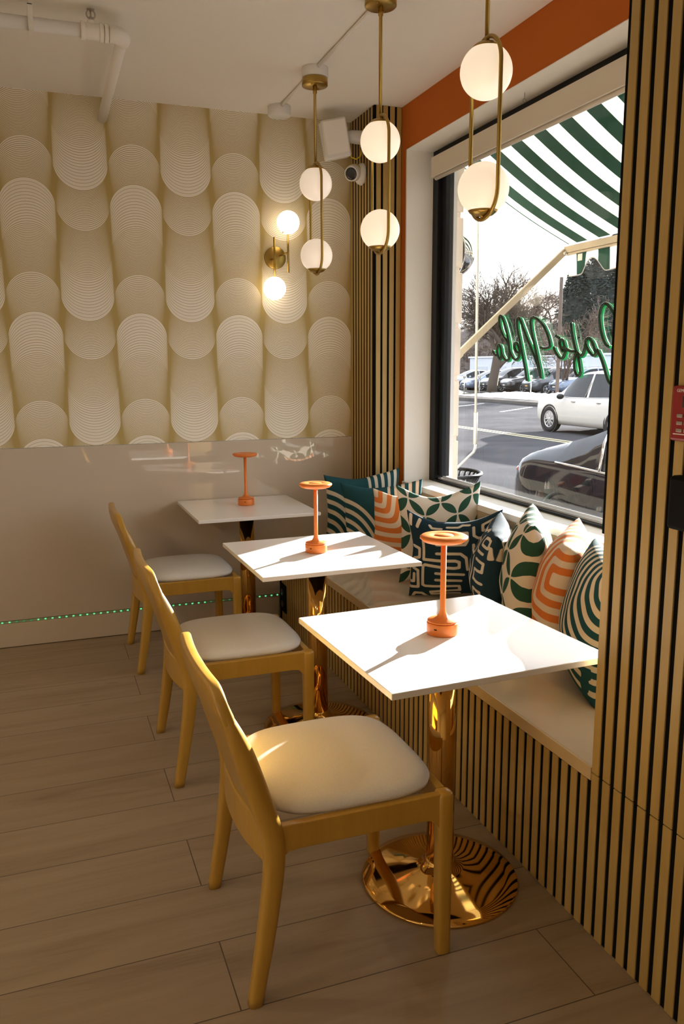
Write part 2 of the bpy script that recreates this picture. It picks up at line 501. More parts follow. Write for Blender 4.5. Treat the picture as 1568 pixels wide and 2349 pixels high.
# ================================================================== CEILING FITTINGS
PX = 1.295
def pendant(y, label, cz, canopy_drop=0.0, gm='globe'):
    t = thing('pendant_lamp', label, 'pendant lamp', (PX, y, cz), 0, 'brass pendants with two globes')
    MB().lathe([(.058, 0), (.060, -.002), (.060, -.030), (.057, -.033), (.012, -.033)], 48).obj('canopy', M['brass'], t)
    for a in (.9, .9 + PI): MB().sphere((.042*math.cos(a), .042*math.sin(a), -.0335), .004, 10, 6).obj('screw', M['brass'], t)
    zt = 2.436 - cz       # crown of the loop
    MB().lathe([(.0095, -.033), (.0095, -.062), (.0065, -.066), (.0065, zt + .002)], 16).obj('rod', M['brass'], t)
    zb = 1.930 - cz
    hw = .083
    pts = []
    for k in range(25):
        a = PI * k / 24
        pts.append((0, hw * math.cos(a), zt - hw + hw * math.sin(a)))
    for k in range(25):
        a = PI + PI * k / 24
        pts.append((0, hw * math.cos(a), zb + hw + hw * math.sin(a)))
    MB().tube(pts, .0062, 12, closed=True).obj('loop', M['brass'], t)
    for zc, up in ((2.343 - cz, 1), (2.018 - cz, -1)):
        MB().sphere((0, 0, zc), .0765, 48, 28).obj('globe', M[gm], t)
        Mx = Matrix.Translation((0, 0, zc)) @ (Matrix.Identity(4) if up > 0 else Matrix.Rotation(PI, 4, 'X'))
        MB().lathe([(.045, .0625), (.040, .069), (.030, .0765), (.012, .0785), (.007, .082), (.007, .0905)], 32, Mx).obj('globe_cap', M['brass'], t)
    return t
pendant(2.280, 'nearest brass pendant lamp with two glowing globes, against the window and awning', ZC - .001)
pendant(3.078, 'middle brass pendant lamp with two globes, in front of the slatted corner', ZC - .001)
pendant(3.860, 'farthest brass pendant lamp, its two pale globes in front of the patterned wallpaper', ZC - .046, gm='globe_dim')

cdt = thing('ceiling_conduit', 'thin white conduit with two round boxes along the ceiling between pendant lamps', 'conduit', (PX, 3.8, ZC))
MB().tube([(0, -.66, -.009), (0, -.003, -.009)], .0085, 12).obj('conduit_run', M['pipe_white'], cdt)
MB().tube([(0, .123, -.009), (0, .597, -.009)], .0085, 12).obj('conduit_run', M['pipe_white'], cdt)
for y, h in ((.06, .044), (.66, .05)):
    MB().lathe([(.060, .001), (.061, -.003), (.061, -h+.004), (.057, -h), (.001, -h)], 40, Matrix.Translation((.002, y, 0))).obj('junction_box', M['white_plastic'], cdt)

# sprinkler pipe
PY, PZ, PR = 3.515, 2.758, .0245
sp = thing('sprinkler_pipe', 'white painted sprinkler pipe bending from the ceiling into wallpaper', 'pipe', (.40, PY, PZ))
MB().tube([(-3.99, 0, 0), (-.045, 0, 0)], PR, 20).obj('pipe_run', M['pipe_white'], sp)
MB().tube([(0, .05, 0), (0, YB - PY - .001, -.012)], PR - .002, 20).obj('pipe_drop', M['pipe_white'], sp)
el = []
for k in range(9):
    a = -PI/2 + PI/2 * k / 8
    el.append((-.038 + .038*math.cos(a), .038 + .038*math.sin(a), 0))
e = MB(); e.tube([(-.052, 0, 0)] + el + [(0, .055, 0)], .031, 20)
e.lathe([(.034, 0), (.034, .014)], 24, Matrix.Translation((-.056, 0, 0)) @ Matrix.Rotation(-PI/2, 4, 'Y'))
e.obj('elbow', M['pipe_white'], sp, bevel=.002)
e = MB()
e.tube([(-.155, 0, 0), (-.072, 0, 0)], .029, 20)
e.lathe([(.033, 0), (.033, .016)], 24, Matrix.Translation((-.157, 0, 0)) @ Matrix.Rotation(PI/2, 4, 'Y'))
e.lathe([(.033, 0), (.033, .014)], 24, Matrix.Translation((-.088, 0, 0)) @ Matrix.Rotation(PI/2, 4, 'Y'))
e.tube([(-.117, 0, .02), (-.117, 0, .038)], .016, 16)
e.obj('tee_joint', M['pipe_white'], sp, bevel=.002)
h = MB()
h.tube([(-.117, 0, .038), (-.117, 0, .050)], .008, 12)
h.tube([(-.117+.016*math.cos(a), 0, .060+.016*math.sin(a)) for a in [PI*2*k/20 for k in range(20)]], .0028, 8, closed=True)
h.tube([(-.117, 0, .048), (-.117, 0, .074)], .0035, 8)
h.lathe([(.013, .076), (.016, .078), (.001, .080)], 16, Matrix.Translation((-.117, 0, 0)))
h.obj('sprinkler_head', M['steel'], sp)
for xx in (-.335, -1.5):
    b = MB()
    b.box((xx-.009, -.029, -.031), (xx+.009, .029, -.0255))
    b.box((xx-.009, -.0305, -.031), (xx+.009, -.0255, .060)); b.box((xx-.009, .0255, -.031), (xx+.009, .0305, .060))
    b.box((xx-.009, -.0305, .055), (xx+.009, .0305, .060)); b.tube([(xx, 0, .060), (xx, 0, ZC-PZ)], .005, 8)
    b.obj('hanger_clip', M['pipe_white'], sp, bevel=.001, seg=1)

# wall sconce
sc = thing('wall_sconce', 'brass wall sconce with two bright globes on patterned wallpaper', 'wall lamp', (1.300, YB, 2.096))
RY = Matrix.Rotation(PI/2, 4, 'X')
MB().lathe([(.061, 0), (.061, .012), (.059, .014), (.001, .014)], 48, RY).obj('back_plate', M['brass'], sc)
MB().sphere((0, -.015, 0), .006, 12, 8).obj('knob', M['brass'], sc)
a = MB(); a.tube([(.028, -.012, .012), (.048, -.085, .020)], .005, 10); a.obj('bracket_arm', M['brass'], sc)
a = MB(); a.tube([(-.028, -.012, -.012), (-.022, -.085, -.018)], .005, 10); a.obj('bracket_arm', M['brass'], sc)
for xr, z0, z1, zg, sgn in ((.052, -.087, .118, .180, 1), (-.026, .099, -.112, -.174, -1)):
    MB().tube([(xr, -.088, z0), (xr, -.088, z1)], .0058, 14).obj('rod', M['brass'], sc)
    MB().sphere((xr+.003*sgn, -.088, zg), .0625, 48, 28).obj('globe', M['globe_hot'], sc)
    Mx = Matrix.Translation((xr, -.088, zg - sgn*.0505)) @ (Matrix.Rotation(PI, 4, 'X') if sgn > 0 else Matrix.Identity(4))
    MB().lathe([(.036, -.004), (.031, .003), (.012, .008), (.006, .010)], 28, Mx).obj('globe_cap', M['brass'], sc)

# speaker on the corner pier
spk = thing('wall_speaker', 'white box loudspeaker tilted down on a bracket in the corner', 'speaker', (XC, 4.43, 2.715))
Ms = Matrix.Translation((-.165, -.01, -.005)) @ Euler((math.radians(9), math.radians(-11), math.radians(-14)), 'XYZ').to_matrix().to_4x4()
MB().box((-.068, -.070, -.108), (.068, .065, .088), Ms).obj('cabinet', M['white_plastic'], spk, bevel=.012, seg=3)
MB().box((-.060, -.074, -.084), (.060, -.0695, .080), Ms).obj('grille', M['pipe_white'], spk, bevel=.004)
MB().lathe([(.036, 0), (.036, .004), (.033, .07), (.027, .074), (.027, .092)], 28, Matrix.Translation((-.0005, .0, .01)) @ Matrix.Rotation(-PI/2, 4, 'Y')).obj('bracket', M['white_plastic'], spk)
MB().tube([(-.10, -.03, -.07), (-.075, -.035, -.105), (-.05, -.036, -.112), (-.025, -.035, -.095), (-.012, -.03, -.05), (-.006, -.02, -.02)], .0035, 8).obj('cable', M['yellow'], spk)

cam = thing('security_camera', 'white dome security camera on the slatted corner below the speaker', 'security camera', (XC, 4.425, 2.535))
MB().lathe([(.058, 0), (.058, .010), (.050, .026), (.040, .034), (.001, .036)], 36, Matrix.Rotation(-PI/2, 4, 'Y')).obj('mount', M['white_plastic'], cam)
Md = Matrix.Translation((-.052, -.008, .004)) @ rot_to((-.62, -.62, -.30))
MB().lathe([(.02, -.045), (.036, -.036), (.043, -.015), (.043, .020), (.040, .042), (.034, .048), (.033, .044)], 32, Md).obj('camera_body', M['white_plastic'], cam)
MB().lathe([(.0325, .036), (.0325, .0455), (.020, .0475), (.001, .0475)], 28, Md).obj('lens', M['grey_plastic'], cam)
MB().lathe([(.0436, -.010), (.0438, .004), (.0436, .0045)], 32, Md).obj('tape_band', M['yellow'], cam)

# hook under the window head
ho = MB(); ho.tube([(1.998, 3.191, ZH-.0025), (1.998, 3.191, ZH-.026)], .0016, 8)
ho.tube([(1.998+.008*math.sin(2*PI*k/16), 3.191, ZH-.034+.008*math.cos(2*PI*k/16)) for k in range(16)], .0016, 8, closed=True)
tag(ho.obj('screw_hook', M['steel']), 'small metal eye hook screwed into the white window head', 'hook')

# roller blind
bl = thing('roller_blind', 'beige roller blind casing rolled up across the top of window', 'blind', (2.02, YJ-.09, 2.522))
MB().prism([(0, -.050), (0, .050), (.048, .050), (.048, -.050), (.032, -.050), (.030, -.042), (.012, -.042), (.010, -.050)], YJ-.09-YN-.03,
           Matrix.Rotation(PI/2, 4, 'X')).obj('casing', M['blind'], bl, bevel=.003)
MB().box((-.003, -.004, -.053), (.047, .0, .053)).obj('end_cap', M['blind'], bl, bevel=.002)
MB().tube([(.028, -.004, -.052), (.028, -(YJ-.09-YN-.03), -.052)], .011, 14).obj('bottom_bar', M['blind'], bl)

# red keypad and black handset box on the slatted pier
kp = thing('alarm_keypad', 'red alarm keypad with grey buttons mounted on the slatted wall', 'keypad', (XF, 1.335, 1.3935))
MB().box((-.014, -.078, -.0585), (.0015, .078, .0585)).obj('housing', M['red'], kp, bevel=.006)
MB().box((-.0155, -.035, .012), (-.0135, .044, .038)).obj('screen', M['grey_plastic'], kp, bevel=.001, seg=1)
for r in range(3):
    for c in range(4):
        MB().box((-.0165, .040-c*.022, -.008-r*.0155), (-.0138, .057-c*.022, -.001-r*.0155)).obj('button', M['steel'], kp, bevel=.001, seg=1)
MB().box((-.0146, -.060, -.0445), (-.0139, .066, -.0425)).obj('stripe', M['white_plastic'], kp)
tx = bpy.data.curves.new('lettering', 'FONT'); tx.body = 'GEMINI'; tx.size = .0095; tx.extrude = .0003; tx.align_x = 'LEFT'
tx.materials.append(M['white_plastic'])
tmp = link(bpy.data.objects.new('tmp_text', tx))
tme = bpy.data.meshes.new_from_object(tmp.evaluated_get(bpy.context.evaluated_depsgraph_get())); tme.name = 'lettering'
bpy.data.objects.remove(tmp)
to = link(bpy.data.objects.new('lettering', tme), kp)
to.matrix_local = Matrix.Translation((-.0143, .062, .045)) @ Matrix(((0,0,-1,0),(-1,0,0,0),(0,1,0,0),(0,0,0,1)))
ph = thing('door_phone', 'black plastic handset box on the slatted wall below red keypad', 'phone', (XF, 1.30, 1.205))
MB().box((-.030, -.095, -.058), (.0015, .088, .058)).obj('housing', M['black_plastic'], ph, bevel=.008)
MB().box((-.046, -.085, .012), (-.0302, .02, .045)).obj('handset', M['black_plastic'], ph, bevel=.008)

# ================================================================== TABLES
TS = .636
def make_table():
    t = thing('cafe_table', 'x', 'table', (0, 0, 0), 0, 'white square cafe tables')
    h = TS/2
    MB().box((-h, -h, .733), (h, h, .750)).obj('tabletop', M['quartz'], t, bevel=.002)
    MB().box((-.16, -.16, .722), (.16, .16, .7325)).obj('top_plate', M['black_metal'], t, bevel=.002)
    MB().lathe([(.040, .060), (.040, .7215)], 48).obj('pole', M['gold'], t)
    MB().lathe([(.228, .0005), (.230, .004), (.226, .010), (.190, .019), (.120, .031), (.070, .042), (.050, .052), (.044, .062), (.043, .070), (.040, .071)], 96).obj('base_disc', M['gold'], t)
    return t
T0 = make_table()
tables = [(1.0245, 1.966, .044, 'nearest white square table on a gold pedestal, brightly sunlit'),
          (1.026, 3.090, .0157, 'middle white square table, sunlit, between the nearest and the shaded table'),
          (1.017, 4.270, .005, 'farthest white square table, in shade in front of the glossy beige wall')]
for i, (x, y, r, lab) in enumerate(tables):
    o = T0 if i == 0 else copy_tree(T0)
    o.location = (x, y, 0); o.rotation_euler.z = r; o['label'] = lab

# ---- table lamps
def make_lamp():
    t = thing('table_lamp', 'x', 'table lamp', (0, 0, 0), 0, 'orange cordless table lamps')
    m = M['lamp_orange']
    MB().lathe([(.036, 0), (.043, .0005), (.0445, .003), (.0445, .033), (.0435, .0345), (.030, .035)], 48).obj('base', m, t)
    MB().lathe([(.038, .0355), (.043, .037), (.043, .0395), (.040, .0415), (.026, .043), (.016, .050), (.0105, .060), (.0082, .072), (.0078, .268)], 48).obj('stem', m, t)
    MB().lathe([(.012, .263), (.048, .264), (.058, .267), (.0665, .275), (.0665, .280), (.061, .2835), (.034, .285), (.029, .2825), (.027, .2825), (.025, .2845), (.001, .2848)], 64).obj('lamp_shade', m, t)
    MB().box((-.0452, -.004, .020), (-.0440, .004, .023)).obj('charging_port', M['black_plastic'], t)
    return t
L0 = make_lamp()
lamps = [(1.030, 1.985, -.55+1.2, 'orange mushroom table lamp on the nearest sunlit table'),
         (1.024, 3.095, -.55+1.3, 'orange mushroom table lamp on the middle table'),
         (1.032, 4.330, -.55+1.75, 'orange mushroom table lamp on the farthest shaded table')]
for i, (x, y, r, lab) in enumerate(lamps):
    o = L0 if i == 0 else copy_tree(L0)
    o.location = (x, y, .7501); o.rotation_euler.z = r; o['label'] = lab

# ================================================================== CHAIRS (facing +x)
def ring(cx, cy, z, hx, hy, p=4.5, n=20):
    """rounded-rectangle ring in the horizontal plane"""
    pts = []
    for k in range(n):
        a = 2*PI*(k+.5)/n
        c, s_ = math.cos(a), math.sin(a)
        q = (abs(c)**p + abs(s_)**p) ** (-1/p)
        pts.append(Vector((cx + hx*c*q, cy + hy*s_*q, z)))
    return pts

def smooth_curve(keys, n):
    """Catmull-Rom through (z, x, hx, hy) keys"""
    out = []
    m = len(keys)
    for i in range(m - 1):
        p0 = keys[max(i-1, 0)]; p1 = keys[i]; p2 = keys[i+1]; p3 = keys[min(i+2, m-1)]
        for k in range(n):
            t = k / n
            out.append(tuple(.5*((2*b) + (-a + c)*t + (2*a - 5*b + 4*c - d)*t*t + (-a + 3*b - 3*c + d)*t**3) for a, b, c, d in zip(p0, p1, p2, p3)))
    out.append(keys[-1])
    return out

def make_chair():
    t = thing('dining_chair', 'x', 'chair', (0, 0, 0), 0, 'wooden dining chairs with cream seats')
    w = M['chair_wood']
    # rear posts: leg and backrest upright in one piece; origin at the rear feet line, mid width
    prof = [(0, .0, .0175, .0185, .2395), (.17, .030, .0215, .0205, .2395), (.33, .052, .0245, .0215, .2395), (.42, .052, .0275, .022, .2395), (.50, .030, .0285, .024, .2395), (.60, .000, .0275, .0245, .2395),
            (.65, -.0155, .0255, .0235, .2395), (.69, -.030, .0215, .0205, .2390), (.72, -.041, .0165, .016, .2370), (.742, -.050, .0120, .010, .2330), (.750, -.053, .0070, .006, .2300)]
    cv = smooth_curve(prof, 5)
    for sgn in (-1, 1):
        secs = [ring(x, sgn*yy, z, hx, hy, 3.6 if z < .3 else 3.6 - 1.5*min(1, (z-.3)/.2)) for z, x, hx, hy, yy in cv]
        MB().sweep(secs).obj('leg', w, t)
    for sgn in (-1, 1):
        secs = []
        for z, hx, hy, dx in ((.0, .0165, .0165, .002), (.003, .0180, .0180, .002), (.20, .0195, .0195, 0), (.38, .0205, .0205, 0), (.440, .021, .021, 0), (.447, .019, .019, 0), (.450, .013, .013, 0)):
            secs.append(ring(.497 + dx, sgn*.2345, z, hx, hy))
        MB().sweep(secs).obj('leg', w, t)
    # side aprons with a softened underside
    for sgn in (-1, 1):
        a = MB(); n = 16; secs = []
        for k in range(n + 1):
            u = k / n; x = .062 + (.484 - .062) * u
            e = max(0, abs(u - .5) - .40) / .10
            zb = .384 - .022 * min(1, e)**2 - (.012 if u > .95 else 0)
            y0 = sgn * .238
            secs.append([Vector((x, y0 - .011, zb)), Vector((x, y0 + .011, zb)), Vector((x, y0 + .011, .449)), Vector((x, y0 - .011, .449))])
        a.sweep(secs, False).obj('side_apron', w, t, bevel=.003)
    MB().box((.487, -.215, .385), (.509, .215, .449)).obj('front_apron', w, t, bevel=.003)
    # curved rear apron and curved backrest
    def bowed(x_of_z, z0, z1, bow, th, hw, nz=10, ny=28, rad=0.0):
        V = []
        for j in range(nz + 1):
            for i in range(ny + 1):
                u = -1 + 2*i/ny; y = u*hw
                top = z1
                e = abs(y) - (hw - rad)
                if rad and e > 0: top = z1 - rad + math.sqrt(max(rad*rad - e*e, 0)) if e < rad else z1 - rad
                zz = z0 + (top - z0)*j/nz
                V.append((x_of_z(zz) - bow*(1 - u*u), y, zz))
        mb = MB(); na = len(V); W = ny + 1
        full = [(x + th/2, y, z) for x, y, z in V] + [(x - th/2, y, z) for x, y, z in V]
        fs = []
        for j in range(nz):
            for i in range(ny):
                a = j*W + i
                fs.append((a, a+1, a+W+1, a+W)); fs.append((na+a, na+a+W, na+a+W+1, na+a+1))
        for i in range(ny):
            fs.append((i, na+i, na+i+1, i+1)); b = nz*W + i; fs.append((b, b+1, na+b+1, na+b))
        for j in range(nz):
            a = j*W; fs.append((a, a+W, na+a+W, na+a)); b = j*W + ny; fs.append((b, na+b, na+b+W, b+W))
        return mb.add(full, fs, True)
    def post_x(z):
        for (z0, x0, *_), (z1, x1, *_) in zip(cv, cv[1:]):
            if z0 <= z <= z1: return x0 + (x1-x0)*(z-z0)/(z1-z0+1e-9)
        return cv[-1][1]
    bowed(lambda z: post_x(.40) - .006, .345, .449, .030, .022, .222).obj('rear_apron', w, t, bevel=.005)
    bowed(lambda z: post_x(z) - .002, .456, .800, .018, .030, .252, rad=.080).obj('backrest', w, t, bevel=.0135, seg=4)
    # upholstered seat
    nx, ny = 30, 30; V = []; F = []
    def outline(u, v):
        # u along depth (0 rear .. 1 front), v across (-1..1)
        return u, v
    def seat_layer(inset, z, dome):
        vs = []
        for i in range(nx + 1):
            for j in range(ny + 1):
                u = -1 + 2*i/nx; v = -1 + 2*j/ny
                # square-to-rounded-square
                p = 4.0
                m_ = max(abs(u), abs(v)); nn = (abs(u)**p + abs(v)**p)**(1/p)
                k = m_/nn if nn > 1e-6 else 1
                uu, vv = u*k, v*k
                hw = .234 + .004*uu
                x = .279 + uu*(.226 - inset) ; y = vv*(hw - inset)
                e = max(0.0, 1 - max(abs(u), abs(v))**6)
                vs.append((x, y, z + dome*(e**.5)*(1 - .35*(uu*uu + vv*vv)*.5) ))
        return vs
    top = seat_layer(0.0, .4635, .028); bot = seat_layer(.003, .4505, 0)
    na = len(top); Wd = ny + 1; fs = []
    for i in range(nx):
        for j in range(ny):
            a = i*Wd + j
            fs.append((a, a+Wd, a+Wd+1, a+1)); fs.append((na+a, na+a+1, na+a+Wd+1, na+a+Wd))
    loop = [j for j in range(ny)] + [i*Wd + ny for i in range(nx)] + [nx*Wd + ny - j for j in range(ny)] + [(nx - i)*Wd for i in range(nx)]
    for k in range(len(loop)):
        a, b = loop[k], loop[(k+1) % len(loop)]
        fs.append((a, b, na+b, na+a))
    MB().add(top + bot, fs, True).obj('seat', M['seat_cloth'], t)
    return t
C0 = make_chair()
chairs = [(.391, 1.922, 0, 'nearest wooden chair with cream seat, drawn up to the nearest table'),
          (.388, 3.021, 0, 'middle wooden chair with cream seat, at the middle table'),
          (.388, 4.200, 0, 'farthest wooden chair with cream seat, close to the glossy wall')]
for i, (x, y, r, lab) in enumerate(chairs):
    o = C0 if i == 0 else copy_tree(C0)
    o.location = (x, y, 0); o.rotation_euler.z = r; o['label'] = lab
# ================================================================== CUSHIONS
def seg_d(p, a, b):
    px, py = p; ax, ay = a; bx, by = b
    dx, dy = bx-ax, by-ay; L2 = dx*dx + dy*dy
    t = 0 if L2 == 0 else max(0, min(1, ((px-ax)*dx + (py-ay)*dy)/L2))
    return math.hypot(px-ax-dx*t, py-ay-dy*t)
MAZE = [[(390,900),(400,1130),(790,1135),(835,1150),(835,1215),(780,1225),(420,1195),(398,1215),(400,1460),(430,1475),(840,1480),(850,1550),(520,1560)],
        [(560,1045),(850,1050),(915,1100),(935,1240)], [(560,1295),(890,1310)], [(560,1385),(860,1400)],
        [(1010,660),(1010,800),(1060,840),(1240,830)], [(1120,650),(1120,740),(1290,740),(1300,640),(1230,630),(1120,650)],
        [(500,640),(520,680),(630,670)], [(340,720),(390,600)], [(260,720),(285,590)], [(560,930),(900,930),(930,870),(930,740),(640,745),(640,850)],
        [(260,980),(335,1000),(340,1110),(270,1130),(270,1255),(335,1280),(345,1500),(240,1510)], [(285,1330),(285,1430),(240,1440)],
        [(290,1640),(310,1590),(400,1590),(470,1650)], [(500,1560),(520,1605),(850,1615)], [(700,640),(830,640),(880,600),(960,610)],
        [(1100,930),(1300,930),(1300,1040),(1090,1060),(1090,1180),(1310,1180)], [(1000,930),(1010,1500),(1290,1500),(1290,1290),(1120,1290),(1120,1390),(1200,1390)],
        [(900,1640),(1330,1620)], [(1330,720),(1340,850)]]
MAZE = [[((x-240)/1120*2-1, -((y-560)/1090*2-1)) for x, y in pl] for pl in MAZE]
def p_maze(s, t):
    d = 9
    for pl in MAZE:
        for a, b in zip(pl, pl[1:]):
            d = min(d, seg_d((s, t), a, b))
    return .035 - d
def tri(x):      # signed distance to the stripe set of period 1 and half duty
    f = x - math.floor(x)
    return .25 - abs(f - .5)
def p_arcs(s, t):
    if s > .12:
        return tri((s - .12) / .178 + .25) * .178
    x = (s + 1.02) / 1.14; y = (t + 1.02) / 1.72
    r = math.hypot(x, y)
    if r > 1.0 or r < .10: return -.08
    return min(tri(r * 7.0) / 7.0, 1.0 - r)
def p_squares(s, t, c=(-.98, .92)):
    x, y = s - c[0], t - c[1]
    d = (abs(x)**7 + abs(y)**7)**(1/7)
    return tri(d / .235 + .25) * .235
def p_leaf(s, t):
    # four-petal lattice: one leaf per cell, alternating diagonals
    n = 5.2
    x, y = (s + 1) * n / 2 + .35, (t + 1) * n / 2 + .25
    i, j = math.floor(x), math.floor(y)
    u, v = x - i, y - j
    if (i + j) % 2: u = 1 - u
    g = .03
    d = min(.965 - math.hypot(u - 1, v), .965 - math.hypot(u, v - 1))
    d = min(d, u - g, 1 - g - u, v - g, 1 - g - v)
    return d * .5
def p_waves(s, t):
    # sweeping quarter arcs round the upper corner, plain ground below
    r = math.hypot((s + 1.15)*1.05, t - .95)
    if r > 1.86: return -.08
    if abs(s + .93 + .12*t) < .07 and t < -.45: return -.06
    return tri(r * 5.4) / 5.4

def cushion(name, label, pat, m, loc, right, w=.43, h=.43, th=.075, tilt=0.0, roll=0.0, seed=0, pinch=.09, sag=0.0):
    """plane spanned by the horizontal vector `right` and up; back-tilt in degrees about `right`"""
    n = 84
    rnd = random.Random(seed); ox, oy = rnd.uniform(0, 50), rnd.uniform(0, 50)
    V = []; P = []; F = []
    def pt(i, j, side):
        s = -1 + 2*i/n; t = -1 + 2*j/n
        x = w/2*s*(1 - pinch*(1 - t*t)**1.2 * abs(s)**1.5); zz = h/2*t*(1 - pinch*(1 - s*s)**1.2 * abs(t)**1.5)
        q = max(0.0, (1 - s*s)*(1 - t*t))
        d = th * q**.42 * (1 - .10*(s*s + t*t))
        wr = noise.noise(Vector((s*2.2 + ox, t*2.2 + oy, side*3.0)))*.10 + noise.noise(Vector((s*5 + ox, t*5 + oy, side*7.0)))*.05*(s*s + t*t)
        d *= 1 + wr
        # slump towards the bottom
        d *= 1 - .12*t
        zz -= sag*(1 - s*s)*max(0, t)**2
        x += noise.noise(Vector((t*1.5 + oy, ox, 1.0)))*.008 * abs(s); zz += noise.noise(Vector((s*1.5 + ox, oy, 2.0)))*.010*abs(t)
        return (x, d*side, zz), (s, t)
    idx = {}
    for side in (-1, 1):
        for i in range(n + 1):
            for j in range(n + 1):
                edge = i in (0, n) or j in (0, n)
                if side == 1 and edge: idx[(side, i, j)] = idx[(-1, i, j)]; continue
                v, (s, t) = pt(i, j, side)
                idx[(side, i, j)] = len(V); V.append(v)
                P.append(pat(s, t))
    for side in (-1, 1):
        for i in range(n):
            for j in range(n):
                q = (idx[(side,i,j)], idx[(side,i+1,j)], idx[(side,i+1,j+1)], idx[(side,i,j+1)])
                F.append(q if side < 0 else tuple(reversed(q)))
    me = bpy.data.meshes.new(name); me.from_pydata(V, [], F)
    me.polygons.foreach_set('use_smooth', [True]*len(F))
    at = me.attributes.new('print', 'FLOAT', 'POINT'); at.data.foreach_set('value', P)
    me.materials.append(M[m]); me.update()
    o = bpy.data.objects.new(name, me); link(o)
    r = Vector((right[0], right[1], 0)).normalized(); up = Vector((0, 0, 1)); b = up.cross(r)     # b points to the back
    R = Matrix((r, b, up)).transposed()
    R = R @ Matrix.Rotation(math.radians(roll), 3, 'Y') @ Matrix.Rotation(math.radians(-tilt), 3, 'X')
    Mw = R.to_4x4()
    # rest the lowest point on the bench
    lo = min((Mw @ Vector(v)).z for v in V)
    Mw.translation = Vector((loc[0], loc[1], ZB - lo + .0004))
    o.matrix_world = Mw
    return tag(o, label, 'cushion', 'patterned cushions along the bench')

cushion('throw_pillow', 'teal arc-and-stripe cushion in the far corner, leftmost of all cushions', p_arcs, 'p_teal', (1.650, 4.175), (1, -.12), tilt=-7, roll=-2, seed=1, h=.45, sag=.02)
cushion('throw_pillow', 'teal arc-and-stripe cushion second from the corner, behind the orange one', p_arcs, 'p_teal', (1.675, 3.925), (.93, -.38), tilt=-6, roll=-3, seed=2, h=.43, sag=.02)
cushion('throw_pillow', 'orange concentric-square cushion half hidden behind green leaf cushion, beyond middle table', p_squares, 'p_orange', (1.705, 3.640), (.82, -.57), w=.41, h=.41, th=.06, tilt=-5, roll=3, seed=3, sag=.025)
cushion('throw_pillow', 'upright green leaf-print cushion standing above the navy maze cushion', p_leaf, 'p_green', (1.750, 3.420), (.95, -.31), w=.40, h=.48, th=.065, tilt=-3, roll=-3, seed=4, sag=.045)
cushion('throw_pillow', 'navy maze-print cushion facing the room behind the nearest table lamp', p_maze, 'p_navy', (1.700, 3.165), (.91, -.41), w=.42, h=.405, th=.07, tilt=-5, roll=-1, seed=5, sag=.04)
cushion('throw_pillow', 'navy maze-print cushion seen edge-on between navy and green cushions', lambda s, t: p_maze(-s, t), 'p_navy', (1.745, 2.900), (.54, .84), w=.40, h=.372, th=.10, tilt=-4, roll=-4, seed=6, pinch=.05)
cushion('throw_pillow', 'green leaf-print cushion seen edge-on, its tip above the window sill', p_leaf, 'p_green', (1.745, 2.650), (.53, .85), w=.40, h=.46, th=.105, tilt=-3, roll=-2, seed=7, pinch=.05)
cushion('throw_pillow', 'orange square-print cushion seen edge-on with a sunlit top', lambda s, t: p_squares(s, t, (-.98, .42)), 'p_orange', (1.752, 2.415), (.64, .77), w=.42, h=.43, th=.115, tilt=-6, roll=-4, seed=8, pinch=.05)
cushion('throw_pillow', 'dark teal striped cushion cut off by the slatted wall, nearest of all cushions', p_waves, 'p_teal', (1.632, 2.085), (.45, .89), w=.42, h=.44, th=.105, tilt=-6, roll=-3, seed=9, pinch=.05)

